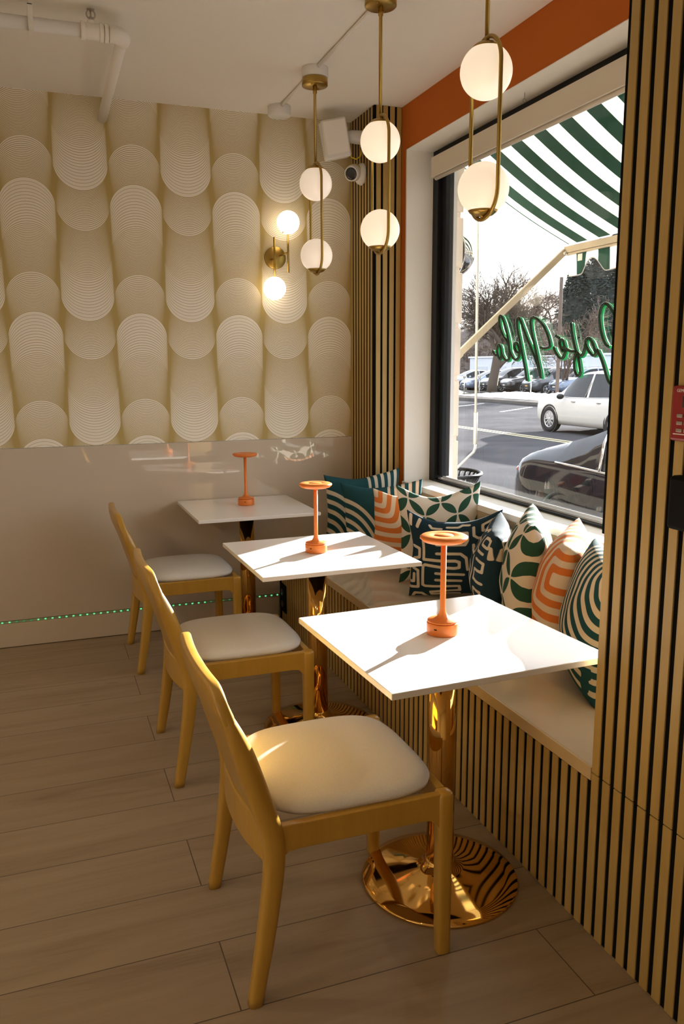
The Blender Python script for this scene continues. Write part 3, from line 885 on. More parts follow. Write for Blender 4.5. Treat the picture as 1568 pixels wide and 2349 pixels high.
# ================================================================== LETTERING ON THE GLASS
LET = {
 'C': [[(2.739, 1.553), (2.707, 1.510), (2.678, 1.457), (2.659, 1.429), (2.639, 1.426), (2.622, 1.475), (2.622, 1.578), (2.643, 1.671), (2.668, 1.705), (2.685, 1.720), (2.705, 1.729), (2.727, 1.720), (2.737, 1.691), (2.732, 1.652), (2.715, 1.609), (2.693, 1.578), (2.675, 1.566)]],
 'a': [[(2.738, 1.549), (2.753, 1.534), (2.773, 1.536), (2.797, 1.554), (2.816, 1.576), (2.815, 1.596), (2.797, 1.601), (2.776, 1.586), (2.760, 1.564), (2.751, 1.544)], [(2.817, 1.580), (2.824, 1.555), (2.834, 1.537), (2.849, 1.532), (2.865, 1.543), (2.882, 1.552)]],
 'f': [[(2.921, 1.664), (2.912, 1.631), (2.896, 1.589), (2.878, 1.552), (2.861, 1.522), (2.849, 1.489), (2.844, 1.467), (2.852, 1.452), (2.868, 1.457), (2.882, 1.478), (2.887, 1.511), (2.883, 1.541), (2.880, 1.552)], [(2.887, 1.550), (2.919, 1.553), (2.948, 1.562), (2.970, 1.567)]],
 'e': [[(2.973, 1.554), (2.988, 1.573), (2.996, 1.592), (2.986, 1.601), (2.970, 1.595), (2.958, 1.572), (2.954, 1.550), (2.962, 1.531), (2.978, 1.523), (3.001, 1.533), (3.026, 1.555), (3.034, 1.568)], [(3.022, 1.618), (2.995, 1.606)]],
 'N': [[(3.134, 1.572), (3.112, 1.568), (3.085, 1.569), (3.066, 1.575), (3.069, 1.594), (3.092, 1.634), (3.126, 1.670), (3.163, 1.692), (3.196, 1.704), (3.217, 1.701), (3.219, 1.675), (3.206, 1.634), (3.177, 1.573), (3.151, 1.513), (3.130, 1.465), (3.124, 1.443)], [(3.127, 1.446), (3.149, 1.489), (3.189, 1.546), (3.237, 1.607), (3.278, 1.661), (3.307, 1.700), (3.323, 1.709), (3.332, 1.697), (3.328, 1.664), (3.306, 1.613), (3.279, 1.547), (3.252, 1.481), (3.235, 1.430)]],
 'e2': [[(3.321, 1.554), (3.338, 1.565), (3.350, 1.582), (3.343, 1.596), (3.328, 1.595), (3.311, 1.576), (3.303, 1.552), (3.312, 1.529), (3.331, 1.521), (3.355, 1.529), (3.376, 1.548), (3.389, 1.566)]],
 'l': [[(3.389, 1.566), (3.399, 1.604), (3.427, 1.664), (3.454, 1.707), (3.476, 1.727), (3.489, 1.718), (3.481, 1.679), (3.450, 1.635), (3.416, 1.608), (3.394, 1.578), (3.390, 1.549), (3.395, 1.523), (3.415, 1.519), (3.436, 1.528)]],
 'o': [[(3.436, 1.528), (3.458, 1.550), (3.470, 1.580), (3.485, 1.593), (3.497, 1.585), (3.500, 1.563), (3.491, 1.542), (3.473, 1.526), (3.461, 1.533), (3.464, 1.558)], [(3.495, 1.550), (3.512, 1.544), (3.529, 1.553), (3.539, 1.564)]],
}
M['sign_face'] = mat('dark_green_acrylic', (.006, .045, .022), .18, coat=.3)
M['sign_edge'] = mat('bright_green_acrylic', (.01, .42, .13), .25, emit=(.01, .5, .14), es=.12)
sg = thing('window_lettering', 'green script cafe lettering on the window glass, seen reversed from inside', 'sign', (2.09, 3.1, 1.58), 0)
def smooth_path(st, n=7):
    out = []; m = len(st)
    for i in range(m - 1):
        p0 = st[max(i-1, 0)]; p1 = st[i]; p2 = st[i+1]; p3 = st[min(i+2, m-1)]
        for k in range(n):
            t = k/n
            out.append(tuple(.5*((2*b) + (-a + c)*t + (2*a - 5*b + 4*c - d)*t*t + (-a + 3*b - 3*c + d)*t**3) for a, b, c, d in zip(p0, p1, p2, p3)))
    return out + [st[-1]]
def strokes(name, sts, r, x, mt, parent, dy=0, dz=0):
    mb = MB()
    for st in sts:
        mb.tube([(x, y - 3.1 + dy, z - 1.58 + dz) for y, z in smooth_path(st)], r, 10)
        for y, z in (st[0], st[-1]): mb.sphere((x, y - 3.1 + dy, z - 1.58 + dz), r, 10, 6)
    return mb.obj(name, mt, parent)
for k, sts in LET.items():
    e = strokes('letter', sts, .0072, .0062, M['sign_edge'], sg, .0018, -.0024)
    strokes('letter_face', sts, .0066, -.0046, M['sign_face'], e)

# ================================================================== OUTSIDE
M['asphalt'] = mat('asphalt', (.12, .12, .125), 1.0, spec=0)
n = NT(M['asphalt']); a = n.noise(n.coords(), 60, 3); b = n.noise(n.coords(), .35, 4, .6, .8)
n.color(n.ramp(n.math('ADD', n.math('MULTIPLY', a, .35), n.math('MULTIPLY', b, .65)), [(.35, (.062, .062, .067)), (.65, (.115, .115, .122))]))
M['concrete'] = mat('concrete', (.36, .34, .31), 1.0, spec=0); n = NT(M['concrete']); n.color(n.ramp(n.noise(n.coords(), 14, 4), [(.3, (.11, .104, .10)), (.7, (.17, .162, .15))]))
M['line_white'] = mat('road_paint_white', (.65, .64, .6), .7)
M['line_yellow'] = mat('road_paint_yellow', (.62, .52, .28), .7)
M['snow'] = mat('snow', (.86, .88, .92), .7)
M['grass'] = mat('winter_grass', (.12, .11, .07), .95)
M['brick_paint'] = mat('painted_brick', (.68, .64, .55), .55); n = NT(M['brick_paint']); n.bump(n.noise(n.mapping(n.coords(), (60, 60, 18)), 1, 3), .5, .004)
M['cream_metal'] = mat('cream_awning_metal', (.40, .33, .23), .45, spec=.2)
M['rod_white'] = mat('white_rod', (.42, .41, .39), .4)
M['bark'] = mat('bark', (.085, .065, .05), .95)
M['twig'] = mat('twig', (.12, .085, .065), .95)
M['needle'] = mat('conifer', (.022, .030, .024), .9)
M['bld_white'] = mat('pale_siding', (.60, .62, .66), .7)
M['bld_roof'] = mat('pale_roof', (.7, .7, .72), .7)
M['bld_door'] = mat('garage_door', (.52, .53, .56), .7)
M['tyre'] = mat('tyre', (.012, .012, .013), .75)
M['rim'] = mat('alloy_rim', (.62, .62, .63), .35, .3)
M['car_glass'] = mat('car_glass', (.010, .013, .016), .03, spec=.35)
M['car_navy'] = mat('navy_car_paint', (.007, .009, .018), .06, .0, spec=.38)
M['car_white'] = mat('pearl_car_paint', (.80, .78, .73), .3, coat=.6)
M['car_black'] = mat('black_car_paint', (.012, .012, .016), .25, coat=1.0)
M['car_silver'] = mat('silver_car_paint', (.40, .44, .50), .3, .5, coat=1.0)
M['car_blue'] = mat('grey_blue_car_paint', (.19, .24, .33), .3, .4, coat=1.0)
M['car_grey'] = mat('grey_car_paint', (.10, .105, .12), .3, .4, coat=1.0)
M['car_trim'] = mat('black_car_trim', (.01, .01, .01), .5)
M['chrome'] = mat('chrome', (.7, .7, .7), .08, 1.0)
M['tail_red'] = mat('tail_lamp_red', (.35, .01, .015), .15, coat=1)
M['head_clear'] = mat('head_lamp', (.55, .58, .62), .12, coat=1)
M['plate'] = mat('number_plate', (.6, .58, .5), .5)
M['plate_orange'] = mat('orange_number_plate', (.65, .35, .05), .5)

struct(MB().box((XO, -40, GZ-.3), (21.6, 140, GZ)).obj('floor_road', M['asphalt']))
struct(MB().box((XO, -40, GZ), (4.02, 140, GZ+.14)).obj('floor_sidewalk', M['concrete'], bevel=.02))
struct(MB().box((21.6, -40, GZ-.3), (27.6, 140, GZ+.02)).obj('floor_verge', M['grass']))
struct(MB().box((27.6, -40, GZ-.3), (260, 260, GZ)).obj('floor_parking_lot', M['asphalt']))
struct(MB().box((21.3, -40, GZ), (21.6, 140, GZ+.16)).obj('trim_kerb', M['concrete'], bevel=.02))
struct(MB().box((23.0, -40, GZ), (24.4, 140, GZ+.035)).obj('floor_footpath', M['concrete']))
struct(MB().box((27.4, -40, GZ), (27.65, 140, GZ+.17)).obj('trim_lot_kerb', M['concrete'], bevel=.02))
mk = MB()
mk.box((11.80, -40, GZ+.0005), (11.92, 140, GZ+.004)); mk.box((12.06, -40, GZ+.0005), (12.18, 140, GZ+.004))
struct(mk.obj('trim_centre_line', M['line_yellow']))
mk = MB()
for k in range(9):
    y = 20.4 + k*4.2
    Mx = Matrix.Translation((17.4, y, GZ+.0005)) @ Matrix.Rotation(math.radians(40), 4, 'Z')
    mk.box((0, -.07, 0), (4.1, .07, .004), Mx)
struct(mk.obj('trim_bay_lines', M['line_white']))

def snow_heap(name, label, x0, x1, y0, y1, h, seed):
    nx, ny = 24, 60; V = []; F = []
    for i in range(nx+1):
        for j in range(ny+1):
            u = -1 + 2*i/nx; v = -1 + 2*j/ny
            e = max(0, 1-u*u)**.5 * max(0, 1-v*v)**.5
            x = x0 + (x1-x0)*(i/nx); y = y0 + (y1-y0)*(j/ny)
            z = h*e*(.55 + .9*noise.noise(Vector((x*.9+seed, y*.7, 0))) + .3*noise.noise(Vector((x*3, y*3, seed))))
            V.append((x, y, GZ + .02 + max(z, -.02)))
    W = ny+1
    for i in range(nx):
        for j in range(ny):
            F.append((i*W+j, (i+1)*W+j, (i+1)*W+j+1, i*W+j+1))
    o = MB().add(V, F, True).obj(name, M['snow'])
    o['kind'] = 'stuff'
    return tag(o, label, 'snow')
snow_heap('snow_bank', 'bank of old snow along the kerb in front of the parked cars', 24.6, 27.5, 33, 45.6, .42, 3)
snow_heap('snow_bank', 'small patch of snow left of the big tree trunk', 25.2, 27.3, 49.3, 54, .42, 9)

# outside wall, painted brick pilaster
M['facade'] = mat('brown_brick', (.03, .017, .012), .9, spec=.1); n = NT(M['facade'])
fx = n.node('ShaderNodeSeparateXYZ'); n.t.links.new(n.coords(), fx.inputs[0])
band = n.math('GREATER_THAN', n.math('SINE', n.math('MULTIPLY_ADD', fx.outputs[2], 3.1, 1.2)), .72)
pil = n.math('GREATER_THAN', n.math('SINE', n.math('MULTIPLY', fx.outputs[1], 2.1)), .86)
bk = n.node('ShaderNodeTexBrick'); n.t.links.new(n.mapping(n.coords(), (1, 1, 1), rot=(PI/2, 0, PI/2)), bk.inputs['Vector'])
bk.inputs['Scale'].default_value = 4; bk.inputs['Color1'].default_value = (.035, .016, .011, 1); bk.inputs['Color2'].default_value = (.02, .011, .008, 1); bk.inputs['Mortar'].default_value = (.05, .045, .04, 1)
n.color(n.mix(n.math('MAXIMUM', band, pil), bk.outputs['Color'], (.16, .145, .115)))
struct(MB().box((XO+.001, -14, GZ), (XO+.02, YJ, ZS-.05)).box((XO+.001, -14, ZH+.05), (XO+.02, YB+.2, 6)).box((XO+.001, -14, ZS-.05), (XO+.02, YN, ZH+.05)).box((XO-.001, YJ+.52, GZ), (XO+.02, 45, 6)).obj('wall_facade', M['facade']))
q = MB(); zs = [GZ+.14, .12, .46, .76, 1.075, 1.425, 1.72, 2.025, 2.322, 2.62, 2.95, 3.3]
random.seed(4)
for za, zb in zip(zs, zs[1:]):
    d = random.uniform(-.004, .006)
    q.box((XO, YJ+.05, za+.014), (2.292+d, YJ+.50, zb-.014))
q2 = MB().box((XO, YJ+.056, GZ+.14), (2.278, YJ+.49, 3.3))
qo = struct(q.obj('wall_pilaster', M['brick_paint'], bevel=.006)); q2.obj('mortar', M['brick_paint'], qo)
wl = thing('wall_light', 'round chrome dome lamp on the painted brick pilaster outside', 'outdoor lamp', (2.298, 4.42, 2.135))
MB().lathe([(.135, 0), (.14, .006), (.14, .02), (.135, .024)], 40, Matrix.Rotation(PI/2, 4, 'Y')).obj('rim', M['black_metal'], wl)
prof = [(.132*math.cos(a), .022 + .125*math.sin(a)) for a in [PI/2*k/14 for k in range(15)]]
prof[-1] = (.0005, prof[-1][1])
MB().lathe(prof, 40, Matrix.Rotation(PI/2, 4, 'Y')).obj('dome', M['chrome'], wl)

# awning
AY0, AY1 = 4.435, -.6
aw = thing('awning', 'green and white striped awning stretched out over the shop window', 'awning', (XO, AY0, 2.70))
m = mat('awning_stripes', (.8, .8, .8), .85); n = NT(m)
sx = n.node('ShaderNodeSeparateXYZ'); n.t.links.new(n.coords(), sx.inputs[0])
f = n.math('FLOORED_MODULO', n.math('SUBTRACT', n.math('MULTIPLY', sx.outputs[1], -1.0), .085), .21)
g = n.math('LESS_THAN', f, .105)
first = n.math('GREATER_THAN', sx.outputs[1], -.012)
g = n.math('MAXIMUM', g, first)
n.color(n.mix(g, (.82, .81, .78), (.022, .085, .062)))
td = n.node('ShaderNodeBsdfTranslucent'); n.t.links.new(n.mix(g, (.82, .80, .74), (.02, .10, .07)), td.inputs[0])
ms = n.node('ShaderNodeMixShader'); ms.inputs[0].default_value = .5
outn = [x for x in n.n if x.type == 'OUTPUT_MATERIAL'][0]
n.t.links.new(n.b.outputs[0], ms.inputs[1]); n.t.links.new(td.outputs[0], ms.inputs[2]); n.t.links.new(ms.outputs[0], outn.inputs[0])
M['stripes'] = m
nx, ny = 16, 60; V = []; F = []
x0, z0, x1, z1 = .02, 0.02, .905, -.475
for k in (0, 1):
    for i in range(nx+1):
        u = i/nx
        for j in range(ny+1):
            v = j/ny
            sag = .035*math.sin(PI*u)
            V.append((x0+(x1-x0)*u, -(AY0-AY1)*v, z0+(z1-z0)*u - sag + .0015*k))
W = ny+1; na = (nx+1)*W
for i in range(nx):
    for j in range(ny):
        a = i*W+j; F.append((a, a+1, a+W+1, a+W)); F.append((na+a, na+a+W, na+a+W+1, na+a+1))
MB().add(V, F, True).obj('canopy_fabric', M['stripes'], aw)
# valance with a wavy hem
V = []; F = []; nv = 300
for j in range(nv+1):
    y = -.01 - (AY0-AY1-.02)*j/nv
    ph_ = (-y + .01) / .42
    w_ = .5 - .5*math.cos(2*PI*(ph_ - .16))
    hem = -.665 + .085*(max(0, math.cos(2*PI*(ph_ - .62)))**1.6)
    bx = .012*math.sin(ph_*9)
    V += [(.905, y, -.525), (.905 + bx*.6, y, (-.525+hem)/2), (.905 + bx, y, hem)]
for j in range(nv):
    for k in range(2):
        a = j*3+k; F.append((a, a+3, a+4, a+1))
vo_ = MB().add(V, F, True).obj('valance', M['stripes'], aw)
sm_ = vo_.modifiers.new('Solidify', 'SOLIDIFY'); sm_.thickness = .002
MB().tube([V[j*3+2] for j in range(nv+1)], .0035, 6).obj('hem_piping', M['rod_white'], aw)
MB().box((.880, -(AY0-AY1), -.527), (.935, .012, -.487)).box((.885, -(AY0-AY1), -.540), (.925, .008, -.528)).obj('front_bar', M['cream_metal'], aw, bevel=.004)
MB().tube([(.0, .0, .03), (.0, -(AY0-AY1), .03)], .045, 20).obj('roller_tube', M['cream_metal'], aw)
# sloping arm
def bar(p, q_, w_, t_):
    p = Vector(p); q_ = Vector(q_); d = (q_-p); Ln = d.length
    return Matrix.Translation(p) @ d.to_track_quat('Z', 'Y').to_matrix().to_4x4(), Ln
Mx, Ln = bar((.115, .005, -1.180), (.885, .005, -.515), 0, 0)
MB().box((-.012, -.020, .06), (.012, .020, Ln), Mx).obj('arm', M['cream_metal'], aw, bevel=.004)
MB().box((-.014, -.024, -.01), (.014, .024, .08), Mx).lathe([(.020, -.018), (.020, .018)], 20, Matrix.Translation((.115, .005, -1.180)) @ Matrix.Rotation(PI/2, 4, 'X')).box((.0, -.012, -1.215), (.108, .022, -1.150)).obj('arm_pivot', M['cream_metal'], aw, bevel=.003)
MB().lathe([(.011, -.028), (.011, .028)], 14, Matrix.Translation((.876, .005, -.530)) @ Matrix.Rotation(PI/2, 4, 'X')).obj('hinge_bolt', M['steel'], aw)
MB().box((.900, -.150, -.585), (.9035, -.105, -.545)).obj('care_tag', M['plate'], aw)

cr = MB(); wo = lambda *p: (p[0]-XO, p[1]-AY0, p[2]-2.70)
cr.tube([wo(2.24, 4.46, 2.66), wo(2.50, 4.62, 2.66), wo(2.60, 4.64, 2.62), wo(2.60, 4.605, 1.16)], .0085, 12); cr.tube([wo(2.60, 4.605, 1.20), wo(2.60, 4.603, 1.0)], .0125, 12)
cr.tube([wo(2.60, 4.603, 1.02), wo(2.598, 4.600, .975), wo(2.585, 4.594, .952), wo(2.56, 4.582, .938), wo(2.44, 4.535, .865), wo(2.40, 4.52, .84)], .0085, 12)
cr.obj('crank_rod', M['rod_white'], aw)['label'] = 'long white crank rod with a bent handle'

bn = thing('litter_bin', 'dark slatted litter bin with flared rim on the sidewalk outside', 'litter bin', (2.83, 5.55, GZ+.14))
b = MB()
for k in range(36):
    a = 2*PI*k/36; c_, s_ = math.cos(a), math.sin(a)
    b.tube([(.20*c_, .20*s_, .04), (.235*c_, .235*s_, .62), (.25*c_, .25*s_, .74), (.275*c_, .275*s_, .83), (.31*c_, .31*s_, .895)], .009, 6)
b.obj('slats', M['black_metal'], bn)
MB().tube([(.315*math.cos(2*PI*k/40), .315*math.sin(2*PI*k/40), .90) for k in range(40)], .014, 8, closed=True).obj('rim', M['black_metal'], bn)
MB().lathe([(.19, .002), (.22, .03), (.20, .05), (.001, .05)], 32).obj('base', M['black_metal'], bn)
MB().lathe([(.17, .05), (.195, .60), (.19, .61), (.001, .60)], 32).obj('liner', M['car_trim'], bn)

# ------------------------------------------------------------------ cars (front towards local +x, origin on the road)
def catmull(keys, xs):
    out = []
    for x in xs:
        i = 0
        while i < len(keys)-2 and x > keys[i+1][0]: i += 1
        p1, p2 = keys[i], keys[i+1]; p0 = keys[max(i-1, 0)]; p3 = keys[min(i+2, len(keys)-1)]
        t = (x-p1[0])/(p2[0]-p1[0])
        row = [x]
        for k in range(1, len(p1)):
            m1 = (p2[k]-p0[k])/(p2[0]-p0[0])*(p2[0]-p1[0]); m2 = (p3[k]-p1[k])/(p3[0]-p1[0])*(p2[0]-p1[0])
            t2, t3 = t*t, t*t*t
            row.append((2*t3-3*t2+1)*p1[k] + (t3-2*t2+t)*m1 + (-2*t3+3*t2)*p2[k] + (t3-t2)*m2)
        out.append(row)
    return out
SEDAN = dict(W=1.86, keys=[(-2.40,.40,.80,.83,.78),(-2.33,.28,.90,.955,.90),(-2.15,.22,.955,1.03,.965),(-1.85,.22,.97,1.115,.98),(-1.4,.20,.965,1.25,1),(-.9,.19,.95,1.42,1),(-.3,.19,.935,1.49,1),(.2,.19,.925,1.49,1),(.6,.19,.92,1.36,1),(1.0,.19,.915,1.17,1),(1.32,.19,.905,.985,.99),(1.8,.20,.86,.895,.97),(2.15,.24,.76,.79,.92),(2.40,.34,.60,.62,.74)],
             side=[(-1.62,-1.10),(-1.05,-.10),(-.03,.98)], rear=(-1.75,-.75), wind=(.42,1.25), wheels=(-1.42,1.42), wr=.335)
SUV = dict(W=1.90, keys=[(-2.35,.50,1.00,1.03,.80),(-2.26,.36,1.05,1.28,.90),(-2.05,.27,1.05,1.56,.97),(-1.5,.23,1.03,1.655,1),(-.6,.21,1.0,1.69,1),(.1,.21,.985,1.685,1),(.5,.21,.98,1.60,1),(.9,.21,.98,1.36,1),(1.25,.21,.975,1.085,.99),(1.75,.23,.95,.985,.97),(2.12,.27,.88,.91,.91),(2.35,.40,.72,.745,.74)],
           side=[(-1.85,-1.25),(-1.18,-.22),(-.14,.92)], rear=(-2.30,-2.08), wind=(.38,1.2), wheels=(-1.36,1.42), wr=.355)
def make_car(spec, paint, name, label, cat, group=None, lo=False, spokes=10):
    t = thing(name, label, cat, (0, 0, 0), 0, group)
    W2 = spec['W']/2; ks = spec['keys']
    xs = set([ks[0][0], ks[-1][0]])
    for a, b in spec['side']: xs |= {a, b}
    xs |= set(spec['rear']) | set(spec['wind'])
    step = .16 if lo else .08
    x = ks[0][0]
    while x < ks[-1][0]:
        if all(abs(x-q) > step*.4 for q in xs): xs.add(round(x, 4))
        x += step
    xs = sorted(xs); rows = catmull(ks, xs)
    secs = []
    for x, zl, zb, zt, wf in rows:
        w = W2*wf; g = zt - zb
        k = min(1, max(0, (g-.06)/.25))
        def mixv(a, b): return a + (b-a)*k
        pts = [(0, zl), (w*.80, zl), (w*.93, zl+.03), (w*.985, zl+.16*(zb-zl)+.03), (w*1.0, zl+.50*(zb-zl)), (w*.995, zl+.72*(zb-zl)), (w*.965, zb-.05), (w*.925, zb),
               (mixv(w*.86, w*.80), zb+mixv(.55, .55)*g), (mixv(w*.80, w*.70), zt-mixv(.15, .12)*g), (mixv(w*.66, w*.585), zt-.025*min(1, g*4)), (w*.33, zt-.003), (0, zt)]
        secs.append(pts)
    npz = len(secs[0])
    def fkey(i, j):
        x0, x1 = xs[i], xs[i+1]; xm = (x0+x1)/2
        if 7 <= j <= 8:
            for n_, (a, b) in enumerate(spec['side']):
                if a <= xm <= b: return ('side', n_)
        if j >= 10:
            a, b = spec['rear']
            if a <= xm <= b: return ('rear_window', 0)
            a, b = spec['wind']
            if a <= xm <= b: return ('windscreen', 0)
        return ('body', 0)
    groups = {}
    for sgn in (-1, 1):
        for i in range(len(secs)-1):
            for j in range(npz-1):
                k = fkey(i, j)
                if k[0] == 'side': k = ('side', k[1], sgn)
                groups.setdefault(k, []).append((i, j, sgn))
    def build(k):
        V = {}; vs = []; fs = []
        for i, j, sgn in groups[k]:
            q = []
            for a, b in ((i, j), (i+1, j), (i+1, j+1), (i, j+1)):
                y, z = secs[a][b]; key = (a, b, sgn if y > 1e-6 else 0)
                if key not in V: V[key] = len(vs); vs.append((xs[a], sgn*y, z))
                q.append(V[key])
            fs.append(q if sgn > 0 else q[::-1])
        if k[0] == 'body':      # close the ends
            for a in (0, len(secs)-1):
                for j in range(npz-1):
                    q = []
                    for (b, sg_) in ((j, 1), (j+1, 1), (j+1, -1), (j, -1)):
                        y, z = secs[a][b]; key = (a, b, sg_ if y > 1e-6 else 0)
                        if key in V and V[key] not in q: q.append(V[key])
                    if len(q) >= 3: fs.append(q)
        return MB().add(vs, fs, True)
    for k in groups:
        if k[0] == 'body': build(k).obj('body', paint, t)
        else: build(k).obj('side_window' if k[0] == 'side' else k[0], M['car_glass'], t)
    wr = spec['wr']
    for wx in spec['wheels']:
        for sgn in (-1, 1):
            Mr = Matrix.Translation((wx, sgn*(W2-.012), wr)) @ Matrix.Rotation(-sgn*PI/2, 4, 'X')
            MB().lathe([(wr+.055, -.02), (wr+.06, .003), (wr+.035, .010), (wr+.014, .004), (wr+.012, -.075)], 40, Mr).obj('wheel_arch', M['car_trim'], t)
            wh = MB().lathe([(wr*.66, -.18), (wr-.02, -.19), (wr, -.16), (wr, -.01), (wr-.02, .014), (wr*.70, .016), (wr*.66, .006)], 40, Mr, caps=False).obj('wheel', M['tyre'], t)
            r_ = MB(); r_.lathe([(wr*.655, -.10), (wr*.66, .012), (wr*.61, .014), (wr*.60, -.02), (wr*.58, -.05)], 40, Mr, caps=False)
            r_.lathe([(.055, -.04), (.05, .004), (.001, .006)], 20, Mr)
            for s_ in range(spokes):
                a = 2*PI*s_/spokes
                r_.box((.03, -.016, -.03), (wr*.62, .016, .002), Mr @ Matrix.Rotation(a, 4, 'Z'))
            r_.obj('rim', M['rim'], wh)
    xf, xr = ks[-1][0], ks[0][0]
    for sgn in (-1, 1):
        MB().sphere((0, 0, 0), 1, 20, 12).obj('head_lamp', M['head_clear'], t).matrix_local = Matrix.Translation((xf-.30, sgn*W2*.72, .66 if spec is SEDAN else .80)) @ Matrix.Diagonal((.20, .17, .065, 1))
        MB().sphere((0, 0, 0), 1, 20, 12).obj('tail_lamp', M['tail_red'], t).matrix_local = Matrix.Translation((xr+.13, sgn*W2*.70, .83 if spec is SEDAN else .98)) @ Matrix.Diagonal((.12, .20, .075, 1))
        a = MB(); a.sphere((0, 0, 0), 1, 16, 10)
        mo = a.obj('mirror', paint if lo else M['car_trim'], t); mo.matrix_local = Matrix.Translation((.80, sgn*(W2+.085), 1.0)) @ Matrix.Diagonal((.075, .11, .075, 1))
        if not lo:
            for hx in ((-.62, .42) if spec is SEDAN else (-.72, .35)):
                ho_ = MB().sphere((0, 0, 0), 1, 20, 12).obj('door_handle', M['chrome'], t)
                ho_.matrix_local = Matrix.Translation((hx, sgn*(W2*.985), .84 if spec is SEDAN else .88)) @ Matrix.Diagonal((.105, .022, .026, 1))
    zg = .52 if spec is SEDAN else .60
    MB().box((xf-.12, -.44, zg-.11), (xf+.012, .44, zg+.09)).obj('grille', M['car_trim'], t, bevel=.02)
    MB().box((xf+.0125, -.16, zg-.10), (xf+.020, .16, zg-.015)).obj('number_plate', M['plate'], t, bevel=.003)
    if not lo:
        # bright strips round the side windows
        for sgn in (-1, 1):
            for (a, b), (c_, d_) in zip(spec['side'], spec['side'][1:]):
                xm = (b + c_)/2; row = catmull(ks, [xm])[0]; x_, zl, zb, zt, wf = row; w = W2*wf
                s_ = MB(); s_.tube([(xm+.10, sgn*(w*.935), zb), (xm, sgn*(w*.81), zb+.55*(zt-zb)), (xm-.03, sgn*(w*.71), zt-.11*(zt-zb))], .016, 8)
                s_.obj('window_pillar', M['chrome'], t)
            pts = []
            for x_, zl, zb, zt, wf in catmull(ks, [spec['side'][0][0] + (spec['side'][-1][1]-spec['side'][0][0])*k/16 for k in range(17)]):
                pts.append((x_, sgn*(W2*wf*.935), zb))
            MB().tube(pts, .011, 8).obj('window_trim', M['chrome'], t)
    return t
c_ = make_car(SEDAN, M['car_navy'], 'parked_sedan', 'dark blue sedan parked right outside the window, seen from its rear side', 'car')
c_.location = (5.27, 4.70, GZ); c_.rotation_euler.z = -PI/2
c_ = make_car(SUV, M['car_white'], 'white_suv', 'white SUV on the far lane of the street, front wheel in view', 'car')
c_.location = (14.35, 18.2, GZ); c_.rotation_euler.z = PI/2
row = [(56.3, 'car_silver', SEDAN, 'silver car parked leftmost in the far row behind the crank rod'), (53.4, 'car_blue', SEDAN, 'pale blue car parked second from left in the far row'),
       (50.6, 'car_black', SUV, 'dark car parked in the far row just behind the tree trunk'), (47.9, 'car_black', SUV, 'black SUV parked in the far row right of the tree trunk'),
       (45.2, 'car_grey', SUV, 'dark grey SUV with orange plate parked in the far row'), (42.2, 'car_blue', SUV, 'grey blue SUV parked rightmost in the far row, behind the white SUV')]
for y, pm, spec, lab in row:
    c_ = make_car(spec, M[pm], 'parked_car', lab, 'car', 'cars parked across the street', lo=True, spokes=5)
    c_.location = (31.6, y, GZ); c_.rotation_euler.z = PI - .10
    if 'orange' in lab:
        for ch in c_.children:
            if ch.name.startswith('number_plate'): ch.data.materials[0] = M['plate_orange']; ch['label'] = 'orange number plate'
# a second line of parked cars further back
for x, y, pm, spec, lab in ((41, 59.5, 'car_blue', SUV, 'blue SUV roof showing at the left behind the first row'), (41, 53.0, 'car_silver', SUV, 'silver SUV roof showing behind the middle of the first row'), (41, 49.0, 'car_grey', SEDAN, 'dark car roof behind the rightmost parked cars')):
    c_ = make_car(spec, M[pm], 'parked_car', lab, 'car', 'cars parked across the street', lo=True, spokes=5)
    c_.location = (x, y, GZ); c_.rotation_euler.z = PI

# posts
def post(name, label, x, y, h, r, cat='post', head=False, m_='steel'):
    p = MB().tube([(0, 0, 0), (0, 0, h)], r, 10)
    if head: p.lathe([(.07, h), (.09, h+.05), (.09, h+.18), (.05, h+.25), (.001, h+.26)], 16)
    o = p.obj(name, M[m_]); o.location = (x, y, GZ)
    return tag(o, label, cat)
post('parking_meter', 'grey parking meter on a post in front of the snow bank', 25.9, 39.75, 1.05, .035, 'parking meter', True)
post('parking_meter', 'grey parking meter post left of the tree trunk', 26.0, 45.7, 1.05, .035, 'parking meter', True)
post('parking_meter', 'grey parking meter post next to the crank rod, leftmost', 25.6, 46.9, 1.05, .035, 'parking meter', True)
post('lamp_post', 'tall thin brown pole right of the tree in front of the parked cars', 26.9, 38.7, 6.5, .10, 'pole', False, 'twig')

# low pale building behind the cars
def building(label, x0, y0, x1, y1, h):
    d = Vector((x1-x0, y1-y0, 0)); Ln = d.length; t = thing('low_building', label, 'building', (x0, y0, GZ), math.atan2(d.y, d.x), 'pale low buildings')
    MB().box((0, 0, 0), (Ln, 6, h)).obj('walls', M['bld_white'], t)
    MB().box((-.15, -.15, h), (Ln+.15, 6.15, h+.18)).obj('roof', M['bld_roof'], t)
    k = 1.2
    while k + 2.6 < Ln:
        MB().box((k, -.06, 0), (k+2.4, .0, h*.62)).obj('garage_door', M['bld_door'], t); k += 3.6
building('long pale garage building beyond the parked cars at right', 56, 84, 50.5, 65, 2.75)
building('pale building beyond the parked cars at the left of the tree', 51.5, 93, 52.5, 84.8, 2.75)

